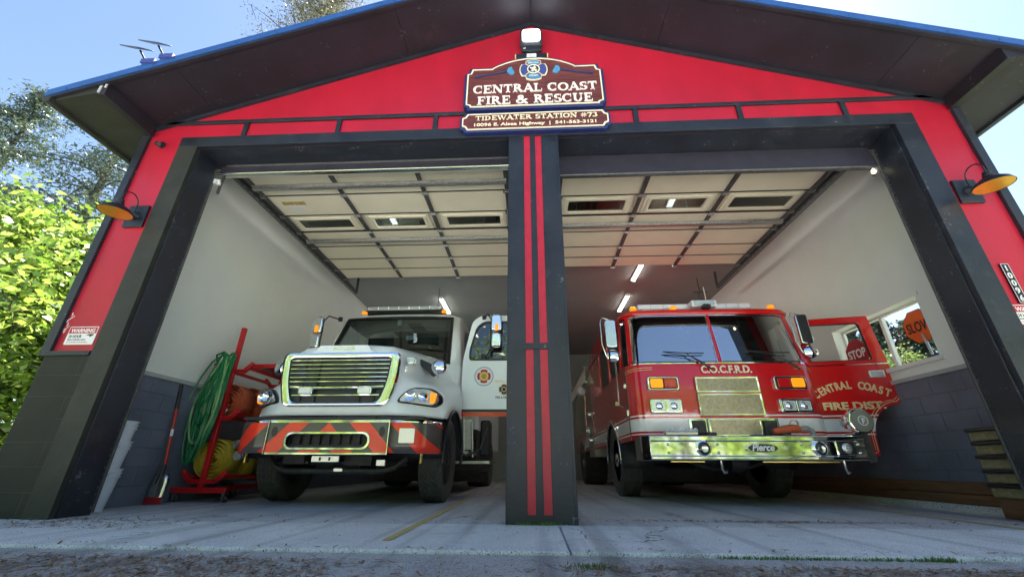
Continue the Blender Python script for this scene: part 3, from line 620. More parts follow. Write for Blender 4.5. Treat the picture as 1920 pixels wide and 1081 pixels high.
serif('TIDEWATER STATION #73', -.70, .73, 4.142, .068, -.057, 'cream', t, .008)
text('10096 E. Alsea Highway  |  541-563-3121', .062, 'cream', t, (0, -.057, 4.058), bold=.0016, width=1.42)
# emblem: cross pattee shape in blue with golden rim, and two crossed-over axes either side
em = MB(); E0 = 4.945
def maltese(r, z0):
    pts = []
    for k_ in range(4):
        a0 = pi/2*k_
        for j in range(9): a = a0+radians(-33+66*j/8); pts.append((r*cos(a), z0+r*1.03*sin(a)))
        a = a0+radians(45); pts.append((r*.80*cos(a), z0+r*.82*sin(a)))
    return pts
MB().prism(maltese(.175, E0), 'y', -.072, -.056).build('emblem', 'cream', t); MB().prism(maltese(.162, E0), 'y', -.076, -.071).build('emblem_field', 'navy', t)
for a in (90, 270):
    seg_ = [(.155*cos(radians(a+q)), E0+.157*sin(radians(a+q))) for q in range(-32, 33, 8)]+[(.075*cos(radians(a+q)), E0+.075*sin(radians(a+q))) for q in range(34, -35, -8)]
    MB().prism(seg_, 'y', -.080, -.075).build('emblem_quadrant', 'skyblue', t)
for a in (45, 135, 225, 315):
    c_, s_ = cos(radians(a)), sin(radians(a)); MB().tube([(.07*c_, -.079, E0+.07*s_), (.135*c_, -.079, E0+.135*s_)], .006, 6).build('emblem_rib', 'gold', t)
MB().ring(circ(0, E0, .078, 28), circ(0, E0, .066, 28), 'y', -.085, -.075).build('emblem_ring', 'cream', t); MB().prism(circ(0, E0, .066, 28), 'y', -.081, -.0755).build('emblem_disc', 'signblue', t)
q = MB(); q.tube([(-.02, -.084, E0-.045), (.0, -.085, E0+.0), (.015, -.084, E0+.045)], [.018, .012, .010], 8).tube([(-.04, -.084, E0+.01), (.03, -.084, E0+.02)], .008, 6).tube([(.0, -.084, E0-.01), (.035, -.084, E0-.045)], .009, 6).tube([(-.045, -.084, E0+.03), (.045, -.084, E0-.02)], .004, 5); q.build('emblem_figure', 'cream', t)
text('CENTRAL', .034, 'cream', t, (0, -.081, E0+.10)); text('COAST', .034, 'cream', t, (0, -.081, E0-.125))
for s in (-1, 1):
    ax = MB(); R_ = radians(11*s)
    def ap_(x, z): return (s*(.31+x), 4.90+z)
    hd = [ap_(-.005, .12), ap_(.035, .105), ap_(.05, .06), ap_(.055, .035), ap_(.02, .0), ap_(.02, -.02), ap_(-.03, -.012), ap_(-.045, .005), ap_(-.035, .05), ap_(-.02, .075)]
    hd2 = [(x-s*.03, z) for x, z in hd]
    MB().prism(hd2 if s > 0 else hd2[::-1], 'y', -.066, -.055).build('axe_head', 'skyblue', t, bevel=.002)
    MB().tube([(s*.33, -.061, 4.945), (s*.52, -.061, 4.895), (s*.66, -.061, 4.872), (s*.73, -.061, 4.855)], [.013, .012, .013, .017], 8).build('axe_handle', 'signblue', t)
# warning signs
def warning_sign(x, z, label):
    t = thing('warning_sign', label, 'sign', (x, .026, z)); w_, h_ = .30, .185
    MB().prism(rrect(-w_/2, w_/2, 0, h_, .008, 2), 'y', -.004, 0).build('plate', 'white', t)
    MB().box(-w_/2+.008, w_/2-.008, -.006, -.0042, h_*.62, h_-.008).build('red_band', 'stopred', t)
    text('WARNING', .052, 'white', t, (0, -.0065, h_*.68), ext=.0006, bold=.0018, width=.25, shear=.1)
    text('24 HOUR', .040, 'plastic', t, (-w_/2+.02, -.0045, h_*.38), ext=.0006, bold=.001, align='LEFT', width=.135, shear=.1); text('VIDEO SURVEILLANCE', .026, 'plastic', t, (-w_/2+.02, -.0045, h_*.22), ext=.0006, align='LEFT', width=.19)
    text('ALL ACTIVITIES ARE MONITORED', .014, 'stopred', t, (-w_/2+.02, -.0045, h_*.1), ext=.0005, align='LEFT', width=.22)
    MB().prism([(.045, h_*.5), (.075, h_*.58), (.125, h_*.58), (.125, h_*.52), (.095, h_*.42), (.088, h_*.42), (.088, h_*.5)], 'y', -.0055, -.0042).build('camera_symbol', 'plastic', t)
warning_sign(-4.525, 1.50, 'white and red surveillance warning sign low on the left red wall'); warning_sign(4.46, 1.60, 'white and red warning sign low on the right red wall, cut by the photo edge')
t = thing('number_sign', 'narrow black vertical house number plaque on the right red wall', 'sign', (4.435, .026, 0))
MB().prism(rrect(-.038, .038, 1.80, 2.20, .004, 2), 'y', -.012, 0).build('plaque', 'plastic', t); MB().ring(rrect(-.036, .036, 1.802, 2.198, .004, 2), rrect(-.032, .032, 1.806, 2.194, .004, 2), 'y', -.0135, -.0122).build('plaque_border', 'white', t)
for i, ch in enumerate('10096'): text(ch, .078, 'white', t, (0, -.013, 2.125-i*.076), ext=.001, bold=.002)
# camera on the wall
t = thing('security_camera', 'small black camera on the red wall above the left lamp', 'camera', (-4.575, .03, 4.03))
MB().lathe([(.045, 0), (.045, -.015), (.02, -.03)], (0, 0, 0), 'y', 18).tube([(0, -.02, 0), (.02, -.06, -.03)], .012, 8).build('mount', 'plastic', t); MB().tube([(-.02, -.05, -.015), (.07, -.10, -.07)], [.028, .024], 14).build('body', 'plastic', t, bevel=.003)
# solar panels on the roof edge
def solar(x, z, label):
    t = thing('solar_panel', label, 'solar panel', (x, -.665, z), 0, 'solar panels on the roof edge')
    R = Matrix.Rotation(radians(14), 3, 'Y') @ Matrix.Rotation(radians(42), 3, 'X')
    MB().obox((-.10, -.06, .15), .25, .17, .012, R).build('panel', 'darkdoor', t, bevel=.002); MB().tube([(.02, 0, -.02), (-.01, -.01, .03), (-.07, -.04, .13)], .011, 8).build('bracket', 'plastic', t); MB().box(-.02, .14, -.03, 0, -.05, .01).build('base', 'navy', t)
solar(-4.38, 4.60, 'small dark solar panel on a bracket, lower on the left roof edge'); solar(-4.19, 4.67, 'small dark solar panel on a bracket, higher on the left roof edge')

# ------------------------------------------------------------------ wheels
def wheel(parent, x, y, r, wd, side, m_rim='plastic', ribs=4, nseg=44, label=None):
    """axle along x; side = +1 when the outer face looks to +x"""
    t = bpy.data.objects.new('wheel', None); C.objects.link(t); t.parent = parent; t.location = (x, y, r)
    h = wd/2; b = MB()
    prof = [(r*.60, -h*.80), (r*.70, -h*1.0), (r*.86, -h*1.03), (r*.955, -h*.97), (r*.985, -h*.88), (r*.985, h*.88), (r*.955, h*.97), (r*.86, h*1.03), (r*.70, h*1.0), (r*.60, h*.80)]
    b.lathe(prof, (0, 0, 0), 'x', 56)
    tr = MB(); rw = 2*h*.90/(ribs+1)
    for k in range(ribs+1):
        x0 = -h*.90+k*rw+.006; x1 = x0+rw-.012
        for i in range(nseg):
            a = 2*pi*(i+(.5 if k % 2 else 0))/nseg; da = 2*pi/nseg*.43; sk = .012 if k % 2 else -.012
            vs = []
            for xx, sg in ((x0, -1), (x1, 1)):
                for aa in (a-da, a+da):
                    for rr in (r*.97, r*1.0): q = aa+sk*sg/r*2; vs.append((xx, rr*cos(q), rr*sin(q)))
            tr.add(vs, [(0,1,3,2),(4,6,7,5),(0,4,5,1),(2,3,7,6),(0,2,6,4),(1,5,7,3)])
    tr.v = tr.v; o = len(b.v); b.add(tr.v, tr.f); b.build('tyre', 'rubber', t, fix=False)
    s = side; c = MB()
    c.lathe([(r*.615, s*h*.80), (r*.60, s*h*.72), (r*.53, s*h*.60), (r*.50, s*h*.2), (r*.38, s*h*.15), (r*.34, s*h*.35), (r*.22, s*h*.42), (r*.20, s*h*.85), (r*.13, s*h*.98), (0, s*h*1.0)], (0, 0, 0), 'x', 40)
    c.lathe([(r*.62, -s*h*.8), (r*.52, -s*h*.6), (r*.50, s*h*.1)], (0, 0, 0), 'x', 32); c.build('rim', m_rim, t)
    n = MB()
    for i in range(10):
        a = 2*pi*i/10; n.tube([(s*h*.36, r*.285*cos(a), r*.285*sin(a)), (s*h*.58, r*.285*cos(a), r*.285*sin(a))], r*.032, 6)
    n.build('lug_nuts', 'chrome' if m_rim != 'plastic' else 'alu', t)
    return t

# ------------------------------------------------------------------ white truck
def chev_mat():
    m, t, b = nodes('bumper_chevrons'); N, L = t.nodes, t.links
    tc = N.new('ShaderNodeTexCoord'); sp = N.new('ShaderNodeSeparateXYZ'); L.new(tc.outputs['Object'], sp.inputs[0])
    u = mth(t, 'ADD', mth(t, 'ABSOLUTE', sp.outputs['X']), mth(t, 'SUBTRACT', sp.outputs['Z'], .862))
    f = mth(t, 'FRACT', mth(t, 'ADD', mth(t, 'DIVIDE', u, .46), 4)); g = mth(t, 'GREATER_THAN', f, .5)
    inz = mth(t, 'MULTIPLY', mth(t, 'GREATER_THAN', sp.outputs['Z'], .548), mth(t, 'LESS_THAN', sp.outputs['Z'], .862))
    x = N.new('ShaderNodeMix'); x.data_type = 'RGBA'; L.new(g, x.inputs[0]); x.inputs[6].default_value = (.085, .072, .066, 1); x.inputs[7].default_value = (.95, .05, .02, 1)
    y = N.new('ShaderNodeMix'); y.data_type = 'RGBA'; L.new(inz, y.inputs[0]); y.inputs[6].default_value = (.85, .86, .88, 1); L.new(x.outputs[2], y.inputs[7]); L.new(y.outputs[2], b.inputs['Base Color'])
    mt = mth(t, 'SUBTRACT', 1.0, inz); L.new(mt, b.inputs['Metallic'])
    L.new(mth(t, 'ADD', mth(t, 'MULTIPLY', inz, .24), .06), b.inputs['Roughness'])
    n = N.new('ShaderNodeTexNoise'); n.inputs['Scale'].default_value = 4; L.new(tc.outputs['Object'], n.inputs[0]); bp = N.new('ShaderNodeBump'); bp.inputs['Strength'].default_value = .06; bp.inputs['Distance'].default_value = .02
    L.new(n.outputs['Fac'], bp.inputs['Height']); L.new(bp.outputs[0], b.inputs['Normal']); b.inputs['Coat Weight'].default_value = .5; return m
M['chev'] = chev_mat()
WT = thing('fire_truck', 'white conventional-cab fire truck with striped bumper in the left bay', 'fire truck', (-2.335, 1.02, 0), radians(-.8), 'fire trucks in the bays')
T_ = WT
# bumper: centre piece with slot, swept wings
b = MB(); out = rrect(-.69, .69, .53, .885, .012, 5); inn = rrect(-.47, .47, .595, .745, .07, 5)
inn2 = []
for (a, c) in inn: inn2.append((a, c))
b.ring(out, inn2, 'y', 0, .02); b.box(-.69, .69, .003, .22, .880, .892)
b.box(-.69, .69, .003, .14, .527, .534); bc = b.build('bumper', 'chev', T_, bevel=.004)
MB().ring(rrect(-.49, .49, .577, .763, .085, 5), rrect(-.465, .465, .600, .740, .07, 5), 'y', -.012, .01).build('slot_trim', 'chrome', bc, bevel=.003)
k = MB(); k.box(-.50, .50, .10, .12, .58, .76); k.box(-.5, .5, .04, .1, .605, .63); [k.box(-.46+i*.115, -.455+i*.115, .06, .1, .6, .75) for i in range(9)]; k.build('slot_mesh', 'under', bc)
for s in (-1, 1):
    w_ = MB(); rows = []
    for xx, yy in ((.697, .0), (.85, .015), (.98, .055), (1.08, .13), (1.14, .23), (1.18, .36), (1.19, .46)):
        rows.append([(s*xx, yy, .545+.0*(xx-.69)), (s*xx, yy-.004, .62), (s*xx, yy-.004, .82), (s*xx, yy, .875), (s*xx, yy+.03, .892), (s*(xx-.06), yy+.16, .892)])
    w_.grid(rows); w_.build('bumper_end', 'chev', T_, solid=.006)
    MB().tube([(s*.693, -.012, .53), (s*.693, -.012, .89)], .007, 8).build('bumper_edge', 'chrome', bc)
    MB().prism(circ(s*.615, .765, .034, 20, .055), 'y', -.003, .012).build('tow_hole', 'plastic', bc)
    c = MB(); c.prism(rrect(s*1.02-.012, s*1.02+.012, .47, .54, .004), 'y', .2, .224); c.lathe([(.016, 0), (.016, .05), (.01, .07), (.004, .09)], (s*1.02, .2, .445), 'z', 10); c.build('hose_fitting', 'brass', T_)
q = MB(); q.prism(rrect(.815, .985, .645, .800, .012), 'y', .008, .02); po = q.build('bumper_plaque', 'alu', T_, bevel=.003); po.rotation_euler = (0, 0, radians(8)); po.location = (.005, -.138, 0)
k = MB(); k.box(-1.05, 1.05, .06, .45, .897, .93); k.box(-.45, .5, .03, .06, .90, .925); k.build('filler_strip', 'under', T_)
# hood loft
hd = MB()
def hp(s_, t):   # half profile at depth s_ (0..1 along hood)
    zt = 1.80+.19*t; wd = .64+.30*t**.8; zf = 1.32+.30*t**.9
    return [(0, zt), (wd*.45, zt-.006), (wd*.80, zt-.03), (wd*.96, zt-.10), (wd*1.02, zt-.20), (wd*1.05, (zt-.2+zf)/2+.02), (wd*1.08+.02, zf+.05), (wd+(1.16-wd)*.45, zf), (1.06, zf-.03), (1.15, zf-.09), (1.19, zf-.20)]
def yoff(x): x = abs(x); return .0 if x < .60 else .42*((x-.60)/.6)**1.8
AX, AR = 1.10, .615
def zbot(y):
    d = y-AX; return max(.955, .50+sqrt(max(0, AR**2-d*d))) if abs(d) < AR else .955
rows = []
for t in [0, .04, .10, .2, .32, .45, .6, .75, .88, 1.0]:
    y0 = .10+1.42*t; k_ = 1-max(0, 1-t/.10)**2*.0
    pr = hp(0, t); rr = []
    for (x, z) in pr:
        zz = z-(.085 if t == 0 else .022 if t == .04 else 0); xx = x-(.02 if t == 0 and x > .5 else 0); rr.append((xx, y0+yoff(x)*(1-t*.9), zz))
    x, y, z = rr[-1]
    for q in (.25, .5, .75, 1): zz = z+(zbot(y)-z)*q; rr.append((x+.012*sin(q*pi), y, min(z, zz)))
    rows.append(rr)
full = [[(-x, y, z) for x, y, z in r[::-1]]+[p for p in r[1:]] for r in rows]
hd.grid(full)
# front face: columns down from the first station
r0 = full[0]; nn = len(r0); fr_rows = []
for q in (0, .2, .45, .7, .9, 1):
    fr_rows.append([(x, y-.03*sin(q*pi*.5)*(1 if abs(x) < .9 else .3)-(.0), z+(.955-z)*q if z > .955 else z) for (x, y, z) in r0])
hd.grid(fr_rows)
hd.grid([fr_rows[-1], [(x*.97, y+.14, z+.0) for x, y, z in fr_rows[-1]]])
HB = hd.build('hood', 'truckwhite', T_, ang=50)
bmx = bmesh.new(); bmx.from_mesh(HB.data); bmesh.ops.remove_doubles(bmx, verts=bmx.verts, dist=.002); bmesh.ops.recalc_face_normals(bmx, faces=bmx.faces); bmx.to_mesh(HB.data); bmx.free()
for s in (-1, 1):      # black arch lip
    a = MB(); a.tube([(s*1.20, AX+(AR-.01)*cos(q), .50+(AR-.01)*sin(q)) for q in [radians(-5+i*9.5) for i in range(21)]], .022, 8); a.build('arch_lip', 'plastic', T_)
    MB().grid([[(s*(.55+.63*j), AX+(AR-.02)*cos(q), .50+(AR-.02)*sin(q)) for j in (0, 1)] for q in [radians(i*9) for i in range(21)]]).build('inner_fender', 'under', T_, solid=.01)
# grille surround and bars
Yg = .045
g_out = rpoly([(-.655,1.04),(.655-.05,1.04),(.715,1.30),(.71,1.66),(.40,1.735),(-.40,1.735),(-.71,1.66),(-.715,1.30),(-.605,1.04)][:0]+[(-.62,1.035),(.62,1.035),(.705,1.32),(.72,1.67),(-.72,1.67),(-.705,1.32)], [.09,.09,.15,.09,.09,.15], 6)
g_in = rpoly([(-.49,1.275),(.49,1.275),(.605,1.33),(.615,1.60),(-.615,1.60),(-.605,1.33)], [.06,.06,.1,.06,.06,.1], 6)
f = MB(); n_ = len(g_out)
# front face of the surround as a domed band between the outer outline and a window outline enclosing both openings
g_mid = rpoly([(-.51,1.085),(.51,1.085),(.59,1.32),(.615,1.60),(-.615,1.60),(-.59,1.32)], [.07,.07,.15,.05,.05,.15], 6)
def band(o, i, y0, yb, f_):
    n = len(o); vs = []
    for (a, c), (d, e) in zip(o, i):
        for t in (0, .10, .5, .90, 1): vs.append((a+(d-a)*t, y0-yb*sin(pi*t)**.22 if 0 < t < 1 else y0+.02, c+(e-c)*t))
    f_.add(vs, [(5*k+j, 5*k+j+1, 5*((k+1) % n)+j+1, 5*((k+1) % n)+j) for k in range(n) for j in range(4)])
band(g_out, g_mid, Yg, .045, f); gs = f.build('grille_surround', 'chrome', T_, ang=60)
f = MB(); f.tube([(-.56, .03, 1.262), (-.3, .02, 1.250), (.3, .02, 1.250), (.56, .03, 1.262)], .022, 10); f.build('grille_crossbar', 'chrome', gs)
f = MB(); f.prism(rpoly([(-.52,1.07),(.52,1.07),(.62,1.29),(.64,1.62),(-.64,1.62),(-.62,1.29)], .08), 'y', .066, .068); f.build('grille_backing', 'plastic', gs)
for i in range(6):
    z = 1.322+i*.050; hw = .58+.03*i/6
    MB().box(-hw, hw, .012, .04, z-.0055, z+.0055).build('grille_bar', 'chrome', gs, bevel=.002)
MB().box(-.52, .52, .012, .04, 1.158, 1.172).build('grille_bar', 'chrome', gs, bevel=.002)
for s in (-1, 1):
    MB().box(s*.27-.012, s*.27+.012, .045, .063, 1.09, 1.6).box(s*.44-.01, s*.44+.01, .05, .064, 1.1, 1.6).build('grille_brace', 'under', gs)
    l = MB(); l.prism(rrect(s*.35-.085, s*.35+.085, 1.165, 1.262, .03), 'y', -.02, .03); lo_ = l.build('grille_light', 'chrome', T_, bevel=.006)
    l = MB(); l.prism(rrect(s*.35-.072, s*.35+.072, 1.176, 1.251, .022), 'y', -.028, -.019); l.build('lens', 'lens', lo_, bevel=.004)
# hood badge plinth
b = MB(); b.prism(rpoly([(-.42,1.665),(.42,1.665),(.34,1.70),(.30,1.76),(-.30,1.76),(-.34,1.70)], .02), 'y', .035, .10); b.build('badge_plinth', 'truckwhite', T_, bevel=.012)
b = MB(); b.prism(rpoly([(-.14,1.705),(.14,1.705),(.115,1.742),(-.115,1.742)], .012), 'y', .028, .04); bd = b.build('badge', 'chrome', T_, bevel=.002); MB().box(-.10, .10, .025, .0285, 1.715, 1.733).build('badge_inset', 'bucket', bd)
# headlights following the swept nose
def patch(name, m, par, s, pts, off, thick=.02):
    vs = [(s*x, .085+yoff(x)-off+(-.012), z) for x, z in pts]; n = len(vs); c = (sum(v[0] for v in vs)/n, sum(v[1] for v in vs)/n-.02, sum(v[2] for v in vs)/n)
    mid = [tuple(v[i]*.55+c[i]*.45 for i in range(3)) for v in vs]; mid = [(m_[0], m_[1]-.008, m_[2]) for m_ in mid]; back = [(v[0], v[1]+thick+.05, v[2]) for v in vs]
    mm = MB(); mm.add(back+vs+mid+[c], [(i, (i+1) % n, n+(i+1) % n, n+i) for i in range(n)]+[(n+i, n+(i+1) % n, 2*n+(i+1) % n, 2*n+i) for i in range(n)]+[(2*n+i, 2*n+(i+1) % n, 3*n) for i in range(n)]); return mm.build(name, m, par, ang=60)
hl = rpoly([(.70,1.09),(1.10,1.065),(1.165,1.13),(1.15,1.235),(1.05,1.285),(.86,1.27),(.76,1.19)], .05, 4)
hli = [(.93+(x-.93)*.86, 1.17+(z-1.17)*.84) for x, z in hl]
for s in (-1, 1):
    a = patch('headlight', 'plastic', T_, s, hl, .01); patch('lens', 'lens', a, s, hli, .030)
    for xx, rr_ in ((.86, .055), (.985, .048)):
        q = MB(); q.lathe([(0, .0), (rr_*.5, -.004), (rr_, -.022), (rr_*1.1, -.024), (rr_*1.1, .02)], (s*xx, .03+yoff(xx)-.01, 1.165), 'y', 20); q.build('reflector', 'chrome', a)
    q = MB(); q.prism(rpoly([(s*1.03,1.10),(s*1.10,1.11),(s*1.12,1.21),(s*1.05,1.24)], .02), 'y', yoff(1.08)+.005, yoff(1.08)+.05); q.build('turn_signal', 'amber', a)
    # small square side light on hood shoulder
    q = MB(); q.prism(rrect(s*.78-.05, s*.78+.05, 1.56, 1.65, .02), 'y', .20, .30); q1 = q.build('shoulder_light', 'chrome', T_, bevel=.006); q1.rotation_euler = (0, 0, 0)
    MB().prism(rrect(s*.78-.038, s*.78+.038, 1.572, 1.638, .015), 'y', .192, .201).build('lens', 'lens', q1)
    # hood mirrors (round chrome)
    q = MB(); q.lathe([(0, -.04), (.06, -.034), (.095, -.012), (.10, .005), (.085, .02), (.03, .05), (0, .055)], (s*1.06, .55, 1.60), 'y', 28); q0 = q.build('hood_mirror', 'chrome', T_)
    MB().tube([(s*1.04, .60, 1.60), (s*1.0, .75, 1.58), (s*.98, .85, 1.52)], .010, 8).build('mirror_arm', 'chrome_r', q0)
    # vent on the hood side
    q = MB(); q.prism(rpoly([(s*.78,1.73),(s*.94,1.66),(s*.98,1.54),(s*.93,1.52),(s*.80,1.64)], .02), 'y', .62, .80); q.build('hood_vent', 'plastic', T_, bevel=.01)
# cab
b = MB(); Yb = 1.42
def cabrow(z, y, w_): return [(-w_, 3.1, z), (-w_, y+.35, z), (-w_*.97, y+.12, z), (-w_*.86, y+.02, z), (-w_*.5, y-.03, z), (0, y-.045, z), (w_*.5, y-.03, z), (w_*.86, y+.02, z), (w_*.97, y+.12, z), (w_, y+.35, z), (w_, 3.1, z)]
low = [cabrow(.95, 1.45, 1.10), cabrow(1.35, 1.45, 1.12), cabrow(1.86, 1.44, 1.14)]
b.grid([[p for p in r] for r in low])
top_ = [cabrow(2.74, 1.86, 1.05), cabrow(2.80, 1.90, 1.035), cabrow(2.86, 2.02, .97), cabrow(2.90, 2.3, .75), [(x*.2, max(y, 2.6), 2.91) for x, y, z in cabrow(0, 2.6, .7)]]
b.grid(top_)
b.grid([[(s, 3.1, z) for z in (.95, 1.86, 2.3, 2.74)] for s in (-1.05, 0, 1.05)])
cb = b.build('cab', 'truckwhite', T_, ang=50)
# windscreen between the sills and roof, and its black surround
wb, wt = cabrow(1.86, 1.44, 1.14)[3:8], cabrow(2.74, 1.86, 1.05)[3:8]
def lerp3(a, c, t): return tuple(a[i]+(c[i]-a[i])*t for i in range(3))
W_ = MB(); W_.grid([[lerp3(p, q, t) for p, q in zip(wb, wt)] for t in (0, .25, .5, .75, 1)]); ws = W_.build('windscreen', 'wsglass', T_)
sr = MB(); sr.tube([wb[0], wb[1], wb[2], wb[3], wb[4], wt[4], wt[3], wt[2], wt[1], wt[0]], .030, 8, closed=True); sr.build('windscreen_seal', 'plastic', T_)
for s in (-1, 1):
    pb, pt = (s*1.09, 1.55, 1.86), (s*1.01, 1.96, 2.74); p2b, p2t = (s*1.14, 1.80, 1.86), (s*1.05, 2.20, 2.74)
    a = MB(); e = (s*.98, 1.46, 1.86), (s*.903, 1.88, 2.74); a.add([e[0], e[1], pt, pb, p2t, p2b], [(0, 1, 2, 3), (3, 2, 4, 5)]); a.build('pillar', 'truckwhite', T_, solid=.03)
b = MB(); b.box(-1.0, 1.0, 2.98, 3.02, 1.0, 2.74); b.build('cab_lining', 'cabin', T_); MB().box(-.98, .98, 1.52, 1.85, 1.6, 1.90).build('dashboard', 'seat', T_, bevel=.05)
for s in (-1, 1):
    c = MB(); c.box(s*.5-.26, s*.5+.26, 2.35, 2.55, 1.5, 2.28); c.box(s*.5-.13, s*.5+.13, 2.38, 2.5, 2.29, 2.46); c.box(s*.5-.26, s*.5+.26, 1.95, 2.36, 1.42, 1.6); c.build('seat', 'seat', T_, bevel=.05)
c = MB(); st = Matrix.Rotation(radians(-28), 3, 'X'); ring_ = [Vector((.5, 1.98, 2.0))+st@Vector((.22*cos(a), 0, .22*sin(a))) for a in [2*pi*i/24 for i in range(24)]]; c.tube(ring_, .014, 8, closed=True); c.tube([ring_[0], ring_[12]], .014, 6); c.build('steering_wheel', 'plastic', T_)
MB().box(-.035, .035, 1.86, 1.875, 2.62, 2.72).build('windscreen_sticker', 'white', T_).rotation_euler = (0,0,0)
MB().prism(rrect(.12, .30, 2.38, 2.45, .02), 'y', 1.9, 1.95).build('rear_view_mirror', 'alu', T_)
for s in (-1, 1): # wipers
    MB().tube([(s*.2+.35, 1.40, 1.86), (s*.2+.1, 1.44, 1.93), (s*.2-.35, 1.45, 1.90)], .009, 6).build('wiper', 'plastic', T_)
# roof light bar
L_ = MB(); L_.prism(rrect(-.66, .66, 2.955, 3.015, .02), 'y', 1.98, 2.22); lb = L_.build('light_bar', 'bucket', T_, bevel=.01); MB().box(-.72, .72, 2.0, 2.2, 2.925, 2.955).build('light_bar_base', 'plastic', lb)
for i in range(7): MB().prism(rrect(-.64+i*.185, -.475+i*.185, 2.962, 3.008, .01), 'y', 1.972, 1.98).build('lens', 'lens', lb)
for s in (-1, 1): MB().lathe([(.05, 0), (.048, .03), (.03, .045), (0, .05)], (s*.72, 2.02, 2.90), 'z', 16).build('marker_light', 'amber', T_)
MB().tube([(.52, 2.3, 2.9), (.52, 2.32, 3.5)], .004, 5).build('antenna', 'plastic', T_)
# open door (hinged at its front edge) facing the photographer
D = bpy.data.objects.new('door', None); C.objects.link(D); D.parent = T_; D.location = (1.16, 1.66, 0); D.rotation_euler = (0, 0, radians(2))
o = [(.0,1.13),(.02,1.13),(.98,1.13),(.98,2.62),(.90,2.70),(.24,2.70),(.12,2.62),(.0,1.90)]; dw = [(.12,1.97),(.90,1.97),(.90,2.58),(.30,2.58),(.22,2.52),(.12,2.20)]
do = [(0,1.13),(.98,1.13),(.98,2.70),(.26,2.70),(.13,2.60),(.0,1.95)]; di = [(.10,1.95),(.89,1.95),(.89,2.60),(.31,2.60),(.20,2.50),(.10,2.12)]
k = MB(); k.ring(rpoly(do, [.02,.02,.08,.1,.08,.1]), rpoly(di, [.05,.05,.05,.08,.06,.05]), 'y', 0, .06); k.box(.10, .9, .03, .058, 1.2, 1.96); k.build('door_shell', 'truckwhite', D, bevel=.006)
MB().ring(rpoly(di, [.05,.05,.05,.08,.06,.05]), rpoly([(.45+(x-.45)*.93, 2.27+(z-2.27)*.92) for x, z in di], [.05,.05,.05,.08,.06,.05]), 'y', -.004, .03).build('window_seal', 'plastic', D)
MB().prism(rpoly(di, [.05,.05,.05,.08,.06,.05]), 'y', .02, .024).build('window_glass', 'tintglass', D)
MB().box(.0, .98, -.004, .0, 1.165, 1.205).build('black_stripe', 'plastic', D); MB().box(.0, .98, -.004, .02, 1.10, 1.164).build('red_stripe', 'truckred', D)
# door crest and badge
cx, cz = .345, 1.70
MB().prism(circ(cx, cz, .145, 36), 'y', -.005, -.001).build('crest_outer', 'white', D); MB().ring(circ(cx, cz, .147, 36), circ(cx, cz, .139, 36), 'y', -.006, -.001).build('crest_ring', 'navy', D)
def malt(cx, cz, r):
    pts = []
    for k_ in range(4):
        a0 = pi/2*k_
        for j in range(7): a = a0+radians(-30+10*j); pts.append((cx+r*cos(a), cz+r*sin(a)))
        a = a0+radians(45); pts.append((cx+r*.70*cos(a), cz+r*.70*sin(a)))
    return pts
MB().prism(malt(cx, cz, .105), 'y', -.008, -.004).build('crest_cross', 'stopred', D); MB().prism(circ(cx, cz, .07, 24), 'y', -.010, -.007).build('crest_disc', 'gold', D); MB().prism(circ(cx, cz, .045, 20), 'y', -.012, -.009).build('crest_centre', 'hoseyel', D)
text('OREGON FIRE SERVICE', .030, 'navy', D, (cx, -.006, cz+.112), ext=.0005, width=.2) if 0 else None
cx2, cz2 = .66, 1.50
MB().prism(malt(cx2, cz2, .085), 'y', -.006, -.001).build('badge_cross', 'plastic', D); MB().ring(malt(cx2, cz2, .085), malt(cx2, cz2, .073), 'y', -.008, -.005).build('badge_rim', 'gold', D); MB().ring(circ(cx2, cz2, .04), circ(cx2, cz2, .03), 'y', -.008, -.005).build('badge_ring', 'gold', D)
text('CENTRAL COAST', .05, 'gold', D, (cx2, -.003, cz2+.105), ext=.0008, bold=.001, width=.30); text('FIRE & RESCUE', .045, 'plastic', D, (cx2, -.003, cz2-.135), ext=.0008, bold=.001, width=.26)
# west-coast mirror on the open door and the one on the far side
def arm_mirror(par, s, x, y, z0, z1, xo):
    a = MB(); a.tube([(x, y, z0), (x+s*.06, y-.05, z0-.02), (x+s*xo, y-.14, z0+.08), (x+s*xo, y-.16, z0+.2), (x+s*xo, y-.16, z1-.1), (x+s*(xo-.06), y-.14, z1), (x, y, z1-.02)], .012, 8); a.box(x-.03, x+.03, y-.03, y+.01, z0-.05, z0+.03); a.box(x-.03, x+.03, y-.03, y+.01, z1-.05, z1+.02)
    r_ = a.build('mirror_arm', 'plastic', par)
    m_ = MB(); X = x+s*(xo+.085); m_.prism(rrect(X-.085, X+.085, z0+.36, z1-.02, .05), 'y', y-.20, y-.10); h_ = m_.build('mirror_head', 'chrome', par, bevel=.025, seg=3)
    m_ = MB(); m_.prism(rrect(X-.08, X+.08, z0+.10, z0+.34, .05), 'y', y-.20, y-.11); m_.build('convex_mirror', 'chrome', par, bevel=.03, seg=3)
    MB().prism(rrect(X-.02, X+.035, z1-.30, z1-.18, .015), 'y', y-.212, y-.2).build('marker_light', 'amber', h_)
arm_mirror(D, 1, .32, 0, 2.02, 2.68, .13)
arm_mirror(T_, -1, -1.0, 1.75, 2.05, 2.72, .20)
